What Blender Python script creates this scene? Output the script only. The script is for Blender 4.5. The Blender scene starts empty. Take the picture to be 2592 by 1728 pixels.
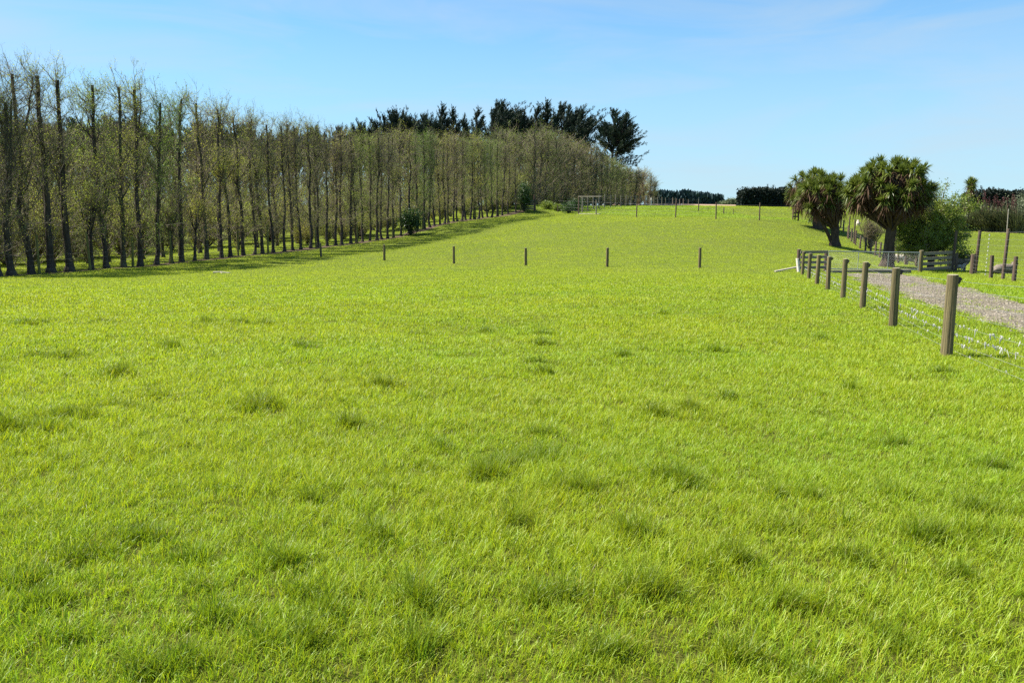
import bpy, bmesh, math, random
import numpy as np
from mathutils import Vector, Matrix

R = math.radians
S = bpy.context.scene
COL = S.collection

# ---------------------------------------------------------------- camera
F, CU, CV, HOR, EYE = 2092.0, 1296.0, 864.0, 540.0, 1.6
PITCH = math.atan((CV - HOR) / F)
cam_d = bpy.data.cameras.new('camera')
cam_d.sensor_width = 36.0
cam_d.lens = F / 2592.0 * 36.0
cam_d.clip_end = 20000
cam = bpy.data.objects.new('camera', cam_d)
COL.objects.link(cam)
cam.location = (0, 0, EYE)
cam.rotation_euler = (math.pi / 2 - PITCH, 0, 0)
S.camera = cam

# ---------------------------------------------------------------- light
SUN_EL, SUN_AZ = R(53), R(-74)          # azimuth measured from +Y towards +X
sd = Vector((math.sin(SUN_AZ) * math.cos(SUN_EL), math.cos(SUN_AZ) * math.cos(SUN_EL), math.sin(SUN_EL)))
sl = bpy.data.lights.new('sun', 'SUN')
sl.energy = 5.0
sl.angle = R(0.55)
sl.color = (1.0, 0.95, 0.86)
so = bpy.data.objects.new('sun', sl)
COL.objects.link(so)
so.rotation_euler = (-sd).to_track_quat('-Z', 'Y').to_euler()
so.location = (-40, 10, 60)

W = bpy.data.worlds.new('World')
S.world = W
W.use_nodes = True
wn, wl = W.node_tree.nodes, W.node_tree.links
bg = wn['Background']
sky = wn.new('ShaderNodeTexSky')
sky.sky_type = 'NISHITA'
sky.sun_disc = False
sky.sun_elevation = SUN_EL
sky.sun_rotation = SUN_AZ
sky.air_density = 1.0
sky.dust_density = 0.0
sky.ozone_density = 3.0
hs = wn.new('ShaderNodeHueSaturation')
hs.inputs['Saturation'].default_value = 1.0
hs.inputs['Value'].default_value = 1.0
tc = wn.new('ShaderNodeTexCoord')
mp = wn.new('ShaderNodeMapping')
mp.inputs['Scale'].default_value = (1.6, 1.6, 9.0)
mp.inputs['Rotation'].default_value = (R(6), R(14), R(48))
mp.inputs['Location'].default_value = (.7, .2, .35)
nz = wn.new('ShaderNodeTexNoise')
nz.inputs['Scale'].default_value = 2.2
nz.inputs['Detail'].default_value = 7
nz.inputs['Roughness'].default_value = 0.55
nz.inputs['Distortion'].default_value = 0.6
rp = wn.new('ShaderNodeValToRGB')
rp.color_ramp.elements[0].position = 0.42
rp.color_ramp.elements[0].color = (0, 0, 0, 1)
rp.color_ramp.elements[1].position = 0.8
rp.color_ramp.elements[1].color = (0.55, 0.55, 0.55, 1)
mx = wn.new('ShaderNodeMix')
mx.data_type = 'RGBA'
mx.inputs[7].default_value = (4.3, 5.0, 5.6, 1)
wl.new(tc.outputs['Generated'], mp.inputs['Vector'])
wl.new(mp.outputs[0], nz.inputs['Vector'])
wl.new(nz.outputs['Fac'], rp.inputs['Fac'])
wl.new(sky.outputs[0], hs.inputs['Color'])
wl.new(rp.outputs[0], mx.inputs[0])
tn = wn.new('ShaderNodeMix'); tn.data_type = 'RGBA'; tn.blend_type = 'MULTIPLY'; tn.inputs[0].default_value = 1
tn.inputs[7].default_value = (.60, 1.07, 1.28, 1)
sx = wn.new('ShaderNodeSeparateXYZ'); mr = wn.new('ShaderNodeMapRange'); mr.interpolation_type = 'SMOOTHSTEP'
mr.inputs[1].default_value = 0.0; mr.inputs[2].default_value = .33; mr.inputs[3].default_value = .75; mr.inputs[4].default_value = 0.0
hz = wn.new('ShaderNodeMix'); hz.data_type = 'RGBA'; hz.inputs[7].default_value = (3.7, 5.2, 6.5, 1)
wl.new(tc.outputs['Generated'], sx.inputs[0]); wl.new(sx.outputs[2], mr.inputs[0]); wl.new(mr.outputs[0], hz.inputs[0])
wl.new(hs.outputs[0], tn.inputs[6]); wl.new(tn.outputs[2], hz.inputs[6]); wl.new(hz.outputs[2], mx.inputs[6])
wl.new(mx.outputs[2], bg.inputs['Color'])
bg.inputs['Strength'].default_value = 0.055

S.view_settings.view_transform = 'Standard'
S.view_settings.look = 'None'
S.view_settings.exposure = 1.4
S.view_settings.gamma = 1.0
S.render.engine = 'CYCLES'
S.cycles.max_bounces = 6
S.cycles.diffuse_bounces = 3
S.cycles.glossy_bounces = 2
S.cycles.transmission_bounces = 4
S.cycles.sample_clamp_indirect = 4.0
S.cycles.use_denoising = False

# ---------------------------------------------------------------- helpers
def ray(u, v):
    s = (CV - v) / F
    return np.array([(u - CU) / F, math.cos(PITCH) + s * math.sin(PITCH), -math.sin(PITCH) + s * math.cos(PITCH)])

def P(u, v, Y):
    d = ray(u, v)
    return np.array([0, 0, EYE]) + d * (Y / d[1])

def pxm(Y):
    """source pixels per metre at depth Y"""
    return F / Y

def tag(o, label=None, cat=None, group=None, kind=None):
    if label: o['label'] = label
    if cat: o['category'] = cat
    if group: o['group'] = group
    if kind: o['kind'] = kind
    return o

def empty(name, loc, rz=0.0):
    o = bpy.data.objects.new(name, None)
    COL.objects.link(o)
    o.location = loc
    o.rotation_euler = (0, 0, rz)
    o.empty_display_size = 0.3
    return o

def new_mesh(name, V, faces, mats, midx=None, smooth=False, color=None):
    """faces: list of (M,k) int arrays"""
    me = bpy.data.meshes.new(name)
    V = np.asarray(V, dtype=np.float32)
    faces = [np.asarray(f, dtype=np.int32) for f in faces if len(f)]
    me.vertices.add(len(V))
    me.vertices.foreach_set('co', V.ravel())
    loops = np.concatenate([f.ravel() for f in faces])
    tot = np.concatenate([np.full(len(f), f.shape[1], dtype=np.int32) for f in faces])
    start = np.concatenate([[0], np.cumsum(tot)[:-1]]).astype(np.int32)
    me.loops.add(len(loops))
    me.loops.foreach_set('vertex_index', loops)
    me.polygons.add(len(tot))
    me.polygons.foreach_set('loop_start', start)
    me.polygons.foreach_set('loop_total', tot)
    if midx is not None:
        me.polygons.foreach_set('material_index', np.asarray(midx, dtype=np.int32))
    me.polygons.foreach_set('use_smooth', np.full(len(tot), bool(smooth)))
    for m in (mats if isinstance(mats, (list, tuple)) else [mats]):
        me.materials.append(m)
    if color is not None:
        a = me.color_attributes.new('tint', 'FLOAT_COLOR', 'POINT')
        c = np.ones((len(V), 4), dtype=np.float32)
        c[:, :3] = color
        a.data.foreach_set('color', c.ravel())
    me.update(calc_edges=True)
    return me

def link(name, me, parent=None, loc=None):
    o = bpy.data.objects.new(name, me)
    COL.objects.link(o)
    if parent is not None: o.parent = parent
    if loc is not None: o.location = loc
    return o

class MB:
    """collects shapes into one mesh"""
    def __init__(s):
        s.v, s.f, s.n, s.mi = [], [], 0, []
    def add(s, V, faces, mi=0):
        V = np.asarray(V, dtype=float).reshape(-1, 3)
        for f in faces:
            f = np.asarray(f, dtype=np.int64)
            if len(f) == 0: continue
            s.f.append(f + s.n)
            s.mi.append(np.full(len(f), mi))
        s.v.append(V)
        s.n += len(V)
        return s
    def box(s, c, size, rz=0.0, mi=0, jit=0.0, rot=None):
        x, y, z = size[0] / 2, size[1] / 2, size[2] / 2
        b = min(x, y, z) * 0.18
        pts = []
        for k, (zz, ins) in enumerate(((-z, b), (-z + b, 0), (z - b, 0), (z, b))):
            for (sx, sy) in ((-1, -1), (1, -1), (1, 1), (-1, 1)):
                pts.append((sx * (x - ins), sy * (y - ins), zz))
        pts = np.array(pts)
        M = Matrix.Rotation(rz, 3, 'Z')
        if rot is not None: M = rot
        pts = pts @ np.array(M).T + np.array(c)
        q = []
        for k in range(3):
            for i in range(4):
                a = k * 4 + i; bb = k * 4 + (i + 1) % 4
                q.append((a, bb, bb + 4, a + 4))
        q.append((3, 2, 1, 0)); q.append((12, 13, 14, 15))
        return s.add(pts, [q], mi)
    def tubes(s, PT, RD, sides=3, mi=0, cap=False):
        PT = np.asarray(PT, dtype=float); RD = np.asarray(RD, dtype=float)
        if PT.ndim == 2: PT = PT[None]; RD = RD[None]
        N, n, _ = PT.shape
        if N == 0: return s
        d = np.gradient(PT, axis=1)
        d /= np.linalg.norm(d, axis=2, keepdims=True) + 1e-9
        ref = np.where(np.abs(d[:, :1, 2:3]) > 0.8, np.array([1.0, 0, 0]), np.array([0, 0, 1.0]))
        a = np.cross(d, np.broadcast_to(ref, d.shape))
        a /= np.linalg.norm(a, axis=2, keepdims=True) + 1e-9
        b = np.cross(d, a)
        th = np.arange(sides) * 2 * np.pi / sides
        V = PT[:, :, None, :] + RD[:, :, None, None] * (np.cos(th)[None, None, :, None] * a[:, :, None, :] + np.sin(th)[None, None, :, None] * b[:, :, None, :])
        idx = np.arange(N * n * sides).reshape(N, n, sides)
        A = idx[:, :-1, :]; B = idx[:, 1:, :]
        q = np.stack([A, np.roll(A, -1, 2), np.roll(B, -1, 2), B], -1).reshape(-1, 4)
        fs = [q]
        if cap and sides > 3:
            fs.append(idx[:, -1, :].reshape(N, sides)); fs.append(idx[:, 0, ::-1].reshape(N, sides))
        return s.add(V, fs, mi)
    def leaves(s, C, size, rng, mi=0, ratio=0.55, dirs=None):
        """small diamond leaves at C"""
        N = len(C)
        if N == 0: return s
        a = rng.normal(size=(N, 3)) if dirs is None else dirs + rng.normal(size=(N, 3)) * 0.35
        a /= np.linalg.norm(a, axis=1, keepdims=True)
        b = np.cross(a, rng.normal(size=(N, 3)))
        b /= np.linalg.norm(b, axis=1, keepdims=True) + 1e-9
        sz = (np.asarray(size) * np.ones(N))[:, None]
        V = np.stack([C, C + a * sz * .5 + b * sz * ratio * .5, C + a * sz, C + a * sz * .5 - b * sz * ratio * .5], 1).reshape(-1, 3)
        return s.add(V, [np.arange(N * 4).reshape(N, 4)], mi)
    def build(s, name, mats, parent=None, loc=None, smooth=False):
        by = {}
        for f, m in zip(s.f, s.mi):
            by.setdefault(f.shape[1], []).append((f, m))
        faces, mi = [], []
        for k, l in by.items():
            faces.append(np.concatenate([f for f, m in l])); mi.append(np.concatenate([m for f, m in l]))
        me = new_mesh(name, np.concatenate(s.v), faces, mats, np.concatenate(mi), smooth)
        return link(name, me, parent, loc)

def copy_tree(o, parent=None):
    c = o.copy(); COL.objects.link(c)
    if parent is not None: c.parent = parent
    for ch in o.children: copy_tree(ch, c)
    return c

def hash2(ix, iy, seed):
    h = (ix.astype(np.int64) * 374761393 + iy.astype(np.int64) * 668265263 + seed * 974634777) & 0xffffffff
    h = ((h ^ (h >> 13)) * 1274126177) & 0xffffffff
    h = h ^ (h >> 16)
    return (h & 0xffffff) / float(0xffffff)

def vnoise(x, y, seed=0):
    x = np.asarray(x, float); y = np.asarray(y, float)
    ix = np.floor(x); iy = np.floor(y)
    fx = x - ix; fy = y - iy
    fx = fx * fx * (3 - 2 * fx); fy = fy * fy * (3 - 2 * fy)
    a = hash2(ix, iy, seed); b = hash2(ix + 1, iy, seed); c = hash2(ix, iy + 1, seed); d = hash2(ix + 1, iy + 1, seed)
    return (a * (1 - fx) + b * fx) * (1 - fy) + (c * (1 - fx) + d * fx) * fy

def fbm(x, y, seed=0, o=3):
    t = 0; a = .5; n = 0
    for k in range(o):
        t = t + a * vnoise(x * 2 ** k, y * 2 ** k, seed + k * 17); n += a; a *= .55
    return t / n

def sstep(a, b, x):
    t = np.clip((x - a) / (b - a), 0, 1)
    return t * t * (3 - 2 * t)

# ---------------------------------------------------------------- terrain
ROW_U0, ROW_U1 = 100.0, 1330.0
def row_Y(u): return 1.0 / (.0208 - (np.asarray(u, float) - 100) * (.0127 / 1230))
ROW_BU = [-120, 30, 78, 130, 178, 270, 313, 355, 396, 460, 523, 561, 616, 692, 720, 785, 863, 901, 967, 1034, 1099, 1168, 1241, 1307, 1330]
ROW_BV = [712, 698, 694, 690, 688, 681, 677, 674, 671, 664, 657, 654, 648, 640, 637, 630, 621, 617, 607, 591, 573, 560, 551, 538, 536]
def row_v(u): return np.interp(u, ROW_BU, ROW_BV)

CP = [(2395, 900, 11.6), (2260, 825, 16.2), (2183, 780, 20.3), (2133, 755, 24.2), (2095, 732, 28.5), (2068, 717, 33), (2047, 705, 36.8), (2031, 696, 41.5), (2020, 687, 45.6),
      (1771, 677, 47.5), (1537, 674, 50.4), (1331, 671, 53.2), (1149, 668, 56), (973, 659, 59), (813, 653, 62),
      (2410, 688, 50.7), (2467, 694, 47), (2508, 705, 41.5), (2566, 712, 38.3), (2200, 690, 45.2), (2310, 690, 47.5),
      (2245, 676, 52), (2273, 667, 65), (2293, 672, 61.7), (2216, 652, 68), (2190, 640, 75), (2146, 603, 89), (2111, 620, 76), (2070, 578, 93), (2013, 558, 99),
      (1922, 557, 95), (1812, 555, 97), (1710, 552, 100), (1611, 549.5, 108), (1412, 538, 122), (1509, 542, 115),
      (1750, 524, 150), (1900, 526, 145), (1600, 524, 150), (1450, 524, 150), (2500, 586, 105), (2400, 584, 110), (2592, 590, 100), (2540, 692, 46.5), (2170, 575, 120),
      (2000, 526, 200), (1345, 523, 126)]
pts = [P(*c) for c in CP]
for u in (-120, 30, 178, 355, 523, 692, 863, 967, 1034, 1099, 1168, 1241, 1307):
    q = P(u, float(row_v(u)), float(row_Y(u)))
    pts.append(q)
    # the ground runs on a little lower behind the belt
    pts.append(np.array([q[0] - 24, q[1] + 10, q[2] - .1 + 0.0 * u]))
for a in ((-4, 0, 0), (4, 0, 0), (0, -12, .3), (-25, -6, 0.0), (18, -6, .1), (0, 3, 0), (-30, 20, -.75), (14, 6, -.15), (-12, 22, -.8), (0, 30, -1.05), (26, 14, -.6)):
    pts.append(np.array(a, float))
for Y in (240, 320):
    for x in (-200, -60, 60, 180, 320):
        pts.append(np.array([x, Y, 1.6 + .0092 * Y]))
for x in (-120, 160):
    for Y in (0, 60, 120):
        pts.append(np.array([x, Y, -1.5 + Y * .014]))
pts = np.array(pts)
def _k(r2): return .5 * r2 * np.log(r2 + 1e-6)
_XY = pts[:, :2] / 50.0
_A = _k(((_XY[:, None] - _XY[None]) ** 2).sum(-1)) + np.eye(len(pts)) * 0.0015
_Pm = np.hstack([np.ones((len(pts), 1)), _XY])
_M = np.block([[_A, _Pm], [_Pm.T, np.zeros((3, 3))]])
_sol = np.linalg.solve(_M, np.concatenate([pts[:, 2], np.zeros(3)]))
def terr(x, y, bump=True):
    x = np.asarray(x, float); y = np.asarray(y, float)
    sh = x.shape
    X = np.stack([x.ravel(), y.ravel()], 1)
    Xc = np.stack([np.clip(X[:, 0], -260, 380), np.clip(X[:, 1], -40, 360)], 1) / 50.0
    out = np.empty(len(X))
    for i in range(0, len(X), 20000):
        q = Xc[i:i + 20000]
        out[i:i + 20000] = _k(((q[:, None] - _XY[None]) ** 2).sum(-1)) @ _sol[:-3] + _sol[-3] + q @ _sol[-2:]
    far = 1.6 + .0092 * np.minimum(X[:, 1], 900)
    t = sstep(190, 330, np.hypot(X[:, 0], X[:, 1]))
    out = out * (1 - t) + far * t
    if bump:
        out = out + (fbm(X[:, 0] * .9, X[:, 1] * .9, 3, 3) - .5) * .09 * sstep(0, 2, X[:, 1]) + (fbm(X[:, 0] * .16, X[:, 1] * .16, 9, 2) - .5) * .16 * sstep(1, 8, X[:, 1])
    return out.reshape(sh)
def gz(x, y): return float(terr(np.array([x]), np.array([y]))[0])
def place(u, v, Y):
    p = P(u, v, Y)
    return np.array([p[0], p[1], gz(p[0], p[1])])
def hit(u, v, lo=2.0, hi=400.0):
    d = ray(u, v); d = d / d[1]
    Ys = np.exp(np.linspace(math.log(lo), math.log(hi), 900))
    z = EYE + d[2] * Ys - terr(d[0] * Ys, Ys)
    k = np.argmax(z < 0)
    if z[k] >= 0: k = len(Ys) - 1
    a, b = Ys[max(k - 1, 0)], Ys[k]
    za, zb = z[max(k - 1, 0)], z[k]
    Y = a + (b - a) * (za / (za - zb + 1e-9)) if k > 0 else a
    return np.array([d[0] * Y, Y, gz(d[0] * Y, Y)])

# ---------------------------------------------------------------- materials
def mat(name, col, rough=.8, spec=.2, var=0.0, scale=6.0, col2=None, bump=0.0, stretch=(1, 1, 1), trans=0.0, tcol=None, tint=False, objvar=0.0, detail=5):
    m = bpy.data.materials.new(name); m.use_nodes = True
    n, l = m.node_tree.nodes, m.node_tree.links
    b = n['Principled BSDF']
    b.inputs['Roughness'].default_value = rough
    b.inputs['Specular IOR Level'].default_value = spec
    out = n['Material Output']
    c = n.new('ShaderNodeTexCoord'); mpn = n.new('ShaderNodeMapping')
    mpn.inputs['Scale'].default_value = stretch
    l.new(c.outputs['Object'], mpn.inputs[0])
    no = n.new('ShaderNodeTexNoise'); no.inputs['Scale'].default_value = scale; no.inputs['Detail'].default_value = detail
    no.inputs['Roughness'].default_value = .65
    l.new(mpn.outputs[0], no.inputs['Vector'])
    rr = n.new('ShaderNodeValToRGB')
    c2 = col2 if col2 else tuple(x * (1 - var) for x in col)
    rr.color_ramp.elements[0].position = .32; rr.color_ramp.elements[1].position = .68
    rr.color_ramp.elements[0].color = (*c2, 1); rr.color_ramp.elements[1].color = (*col, 1)
    l.new(no.outputs['Fac'], rr.inputs[0])
    cs = rr.outputs[0]
    if tint:
        at = n.new('ShaderNodeVertexColor'); at.layer_name = 'tint'
        mu = n.new('ShaderNodeMix'); mu.data_type = 'RGBA'; mu.blend_type = 'MULTIPLY'; mu.inputs[0].default_value = 1
        l.new(cs, mu.inputs[6]); l.new(at.outputs[0], mu.inputs[7]); cs = mu.outputs[2]
    if objvar:
        oi = n.new('ShaderNodeObjectInfo'); h = n.new('ShaderNodeHueSaturation')
        ma = n.new('ShaderNodeMapRange'); ma.inputs[3].default_value = 1 - objvar; ma.inputs[4].default_value = 1 + objvar
        l.new(oi.outputs['Random'], ma.inputs[0]); l.new(ma.outputs[0], h.inputs['Value'])
        mb = n.new('ShaderNodeMapRange'); mb.inputs[3].default_value = .5 + objvar * .07; mb.inputs[4].default_value = .5 - objvar * .07
        l.new(oi.outputs['Random'], mb.inputs[0]); l.new(mb.outputs[0], h.inputs['Hue'])
        l.new(cs, h.inputs['Color']); cs = h.outputs[0]
    l.new(cs, b.inputs['Base Color'])
    if bump:
        bp = n.new('ShaderNodeBump'); bp.inputs['Strength'].default_value = bump; bp.inputs['Distance'].default_value = .02
        l.new(no.outputs['Fac'], bp.inputs['Height']); l.new(bp.outputs[0], b.inputs['Normal'])
    if trans:
        tr = n.new('ShaderNodeBsdfTranslucent'); ms = n.new('ShaderNodeMixShader'); ms.inputs[0].default_value = trans
        if tcol:
            mt = n.new('ShaderNodeMix'); mt.data_type = 'RGBA'; mt.blend_type = 'MULTIPLY'; mt.inputs[0].default_value = 1
            mt.inputs[7].default_value = (*tcol, 1); l.new(cs, mt.inputs[6]); l.new(mt.outputs[2], tr.inputs[0])
        else: l.new(cs, tr.inputs[0])
        l.new(b.outputs[0], ms.inputs[1]); l.new(tr.outputs[0], ms.inputs[2]); l.new(ms.outputs[0], out.inputs[0])
    return m

M_bark = mat('bark', (.085, .07, .055), .9, .1, col2=(.03, .024, .019), scale=5, stretch=(1, 1, .25), bump=.8)
M_bark_moss = mat('mossy_bark', (.10, .095, .06), .9, .1, col2=(.035, .03, .02), scale=4, stretch=(1, 1, .3), bump=.8)
M_twig = mat('twig', (.23, .19, .125), .8, .3, col2=(.135, .105, .07), scale=1.2, objvar=.2)
M_bud = mat('young_leaf', (.46, .54, .05), .6, .3, col2=(.32, .35, .045), scale=.8, trans=.52, objvar=.25)
M_budbrown = mat('brown_bud', (.31, .29, .085), .7, .3, col2=(.17, .105, .06), scale=.8, trans=.4, objvar=.2)
M_leafgreen = mat('leaf_green', (.26, .38, .04), .5, .35, col2=(.19, .28, .03), scale=1.0, trans=.45, objvar=.2)
M_conifer = mat('conifer_foliage', (.030, .048, .026), .7, .2, col2=(.016, .028, .018), scale=.5, trans=.12, objvar=.15)
M_hedge = mat('hedge_foliage', (.022, .034, .022), .7, .2, col2=(.012, .02, .016), scale=.6, trans=.1)
M_bush = mat('bush_leaf', (.05, .10, .02), .45, .4, col2=(.025, .06, .012), scale=1.5, trans=.3)
M_willow = mat('willow_leaf', (.25, .31, .04), .45, .4, col2=(.11, .16, .022), scale=1.2, trans=.42)
M_pale_bush = mat('pale_bush_leaf', (.20, .22, .12), .5, .35, col2=(.10, .13, .06), scale=1.5, trans=.25)
M_cab = mat('cabbage_leaf', (.185, .22, .03), .42, .35, col2=(.07, .105, .02), scale=1.3, trans=.3)
M_cabdead = mat('dead_cabbage_leaf', (.125, .07, .035), .75, .2, col2=(.06, .034, .02), scale=2, trans=.2)
M_cabbark = mat('cabbage_bark', (.095, .07, .05), .95, .1, col2=(.035, .026, .02), scale=6, stretch=(1, 1, .5), bump=1.0)
M_flax = mat('flax_leaf', (.12, .145, .055), .5, .4, col2=(.07, .07, .04), scale=1.1, trans=.2, objvar=.4)
M_flaxstalk = mat('flax_stalk', (.13, .05, .045), .7, .2, col2=(.08, .035, .03), scale=2)
M_post = mat('weathered_post', (.23, .185, .09), .9, .15, col2=(.055, .047, .024), scale=11, stretch=(2.2, 2.2, .11), bump=1.0)
M_postcap = mat('post_end_grain', (.42, .38, .27), .9, .15, col2=(.24, .21, .14), scale=30)
M_rail = mat('grey_rail', (.27, .235, .18), .9, .15, col2=(.13, .115, .085), scale=6, stretch=(.25, 3, 3), bump=.5)
M_darkpost = mat('dark_post', (.15, .105, .075), .9, .15, col2=(.07, .05, .038), scale=8, stretch=(1.6, 1.6, .2), bump=.5)
M_mosspost = mat('mossy_post', (.20, .19, .06), .9, .15, col2=(.10, .095, .03), scale=6, stretch=(1.5, 1.5, .2), bump=.4)
M_wire = mat('galvanised_wire', (.24, .24, .22), .4, .6, var=.3)
M_gate = mat('galvanised_steel', (.50, .50, .48), .4, .6, var=.25); M_gate.node_tree.nodes['Principled BSDF'].inputs['Metallic'].default_value = .6
M_black = mat('black_plastic', (.012, .012, .013), .4, .5, var=.3)
M_wool = mat('snagged_wool', (.74, .72, .66), .95, .1, var=.25, scale=12, trans=.3)
M_fleece = mat('fleece', (.20, .165, .13), .95, .05, col2=(.12, .10, .08), scale=9, bump=1.0)
M_fleece_w = mat('white_fleece', (.66, .58, .49), .95, .05, col2=(.45, .37, .29), scale=9, bump=1.0)
M_white = mat('white_paint', (.72, .70, .62), .7, .3, col2=(.50, .42, .30), scale=4)
M_soil = mat('bare_soil', (.12, .082, .055), .95, .1, col2=(.06, .042, .03), scale=3, bump=1.0)
M_plough = mat('ploughed_soil', (.33, .225, .15), .95, .1, col2=(.24, .165, .11), scale=.6)
M_stone = mat('gravel_stone', (.27, .24, .19), .9, .2, col2=(.14, .12, .10), scale=7, tint=True)
M_dead = mat('dead_wood', (.42, .38, .30), .9, .15, col2=(.25, .22, .17), scale=8)

M_grass = mat('grass_blade', (.325, .425, .016), .46, .34, col2=(.275, .37, .015), scale=.35, trans=.5, tcol=(1.05, 1.0, .6), tint=True)

M_grassfar = mat('distant_grass_blade', (.34, .425, .034), .65, .2, col2=(.31, .405, .030), scale=.12, trans=.5, tcol=(1.05, 1.0, .6), tint=True)

def ground_mat():
    m = bpy.data.materials.new('pasture'); m.use_nodes = True
    n, l = m.node_tree.nodes, m.node_tree.links
    b = n['Principled BSDF']; b.inputs['Roughness'].default_value = .9; b.inputs['Specular IOR Level'].default_value = .1
    c = n.new('ShaderNodeTexCoord')
    def noise(sc, det=6, ro=.65):
        t = n.new('ShaderNodeTexNoise'); t.inputs['Scale'].default_value = sc; t.inputs['Detail'].default_value = det; t.inputs['Roughness'].default_value = ro
        l.new(c.outputs['Object'], t.inputs['Vector']); return t
    n1, n2, n3 = noise(.12, 5), noise(1.7, 8, .75), noise(14, 6, .7)
    def ramp(src, p0, c0, p1, c1):
        r = n.new('ShaderNodeValToRGB'); e = r.color_ramp.elements
        e[0].position = p0; e[0].color = (*c0, 1); e[1].position = p1; e[1].color = (*c1, 1)
        l.new(src, r.inputs[0]); return r.outputs[0]
    a = ramp(n1.outputs['Fac'], .35, (.092, .117, .014), .65, (.105, .125, .016))
    d = ramp(n2.outputs['Fac'], .3, (.62, .72, .7), .6, (1, 1, 1))
    e = ramp(n3.outputs['Fac'], .3, (.55, .62, .6), .6, (1.0, 1.0, 1.0))
    def mul(x, y, f=1.0):
        q = n.new('ShaderNodeMix'); q.data_type = 'RGBA'; q.blend_type = 'MULTIPLY'; q.inputs[0].default_value = f
        l.new(x, q.inputs[6]); l.new(y, q.inputs[7]); return q.outputs[2]
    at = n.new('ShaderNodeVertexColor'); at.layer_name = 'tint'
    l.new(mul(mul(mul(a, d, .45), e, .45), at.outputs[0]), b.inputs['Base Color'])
    bp = n.new('ShaderNodeBump'); bp.inputs['Strength'].default_value = .7; bp.inputs['Distance'].default_value = .06
    l.new(n3.outputs['Fac'], bp.inputs['Height']); l.new(bp.outputs[0], b.inputs['Normal'])
    return m
M_ground = ground_mat()

def gravel_mat():
    m = bpy.data.materials.new('gravel'); m.use_nodes = True
    n, l = m.node_tree.nodes, m.node_tree.links
    b = n['Principled BSDF']; b.inputs['Roughness'].default_value = .95; b.inputs['Specular IOR Level'].default_value = .1
    c = n.new('ShaderNodeTexCoord')
    vo = n.new('ShaderNodeTexVoronoi'); vo.inputs['Scale'].default_value = 17; l.new(c.outputs['Object'], vo.inputs['Vector'])
    r = n.new('ShaderNodeValToRGB'); e = r.color_ramp.elements
    e[0].color = (.10, .085, .066, 1); e[1].color = (.285, .25, .185, 1)
    l.new(vo.outputs['Color'], r.inputs[0])
    no = n.new('ShaderNodeTexNoise'); no.inputs['Scale'].default_value = .8; no.inputs['Detail'].default_value = 7; l.new(c.outputs['Object'], no.inputs['Vector'])
    r2 = n.new('ShaderNodeValToRGB'); r2.color_ramp.elements[0].position = .3; r2.color_ramp.elements[1].position = .7
    r2.color_ramp.elements[0].color = (.66, .64, .55, 1); r2.color_ramp.elements[1].color = (1, 1, 1, 1); l.new(no.outputs['Fac'], r2.inputs[0])
    q = n.new('ShaderNodeMix'); q.data_type = 'RGBA'; q.blend_type = 'MULTIPLY'; q.inputs[0].default_value = 1
    l.new(r.outputs[0], q.inputs[6]); l.new(r2.outputs[0], q.inputs[7]); l.new(q.outputs[2], b.inputs['Base Color'])
    bp = n.new('ShaderNodeBump'); bp.inputs['Strength'].default_value = 1.0; bp.inputs['Distance'].default_value = .04; bp.invert = True
    l.new(vo.outputs['Distance'], bp.inputs['Height']); l.new(bp.outputs[0], b.inputs['Normal'])
    return m
M_gravel = gravel_mat()

# ---------------------------------------------------------------- ground sheet
ys = [-14.0]
while ys[-1] < 6000:
    y = ys[-1]
    ys.append(y + (0.22 if y < 14 else max(.22, (y - 14) * .02 + .22)))
ys = np.array(ys)
ss = np.linspace(-1, 1, 321); ss = np.sign(ss) * np.abs(ss) ** 1.25
Wd = 26 + 1.15 * np.maximum(ys, 0)
GX = ss[None, :] * Wd[:, None]; GY = np.repeat(ys[:, None], len(ss), 1)
GZ = terr(GX, GY)
def grid_faces(nr, nc):
    i = np.arange(nr * nc).reshape(nr, nc)
    return np.stack([i[:-1, :-1], i[:-1, 1:], i[1:, 1:], i[1:, :-1]], -1).reshape(-1, 4)
far_mix = sstep(7, 34, np.hypot(GX, GY) + (fbm(GX * .5, GY * .5, 61, 2) - .5) * 8).reshape(-1, 1)  # added tint by distance from the camera: darker ground near, plain colour far off
gm = new_mesh('ground', np.stack([GX, GY, GZ], -1).reshape(-1, 3), [grid_faces(len(ys), len(ss))], M_ground, smooth=True, color=np.array([[.85, .72, .9]]) * (1 - far_mix) + far_mix)
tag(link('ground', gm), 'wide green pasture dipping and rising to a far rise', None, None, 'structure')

# driveway
dl = [(2592, 850), (2439, 800), (2300, 752), (2217, 726), (2140, 694)]
dr = [(2592, 765), (2439, 729), (2356, 709), (2300, 698), (2276, 692)]
DL = np.array([hit(*q)[:2] for q in dl]); DR = np.array([hit(*q)[:2] for q in dr])
fd = np.array([13.14 - 6.09, 25.0]); fd /= np.linalg.norm(fd)
def resamp(Pn, n, back):
    Pn = np.vstack([Pn[0] - fd * back, Pn])
    s = np.concatenate([[0], np.cumsum(np.linalg.norm(np.diff(Pn, axis=0), axis=1))])
    t = np.linspace(0, s[-1], n)
    return np.stack([np.interp(t, s, Pn[:, 0]), np.interp(t, s, Pn[:, 1])], 1)
NL = 150
DLr, DRr = resamp(DL, NL, DL[0][1] - 2), resamp(DR, NL, DR[0][1] - 2)
nrm = np.array([fd[1], -fd[0]])
wob = (fbm(np.arange(NL) * .35, np.zeros(NL), 5, 3) - .5) * .8
wob2 = (fbm(np.arange(NL) * .35, np.zeros(NL), 15, 3) - .5) * .8
DLr = DLr + nrm * wob[:, None]; DRr = DRr + nrm * wob2[:, None]
tt = np.linspace(0, 1, 25)
DG = DLr[:, None] * (1 - tt)[None, :, None] + DRr[:, None] * tt[None, :, None]
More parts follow.
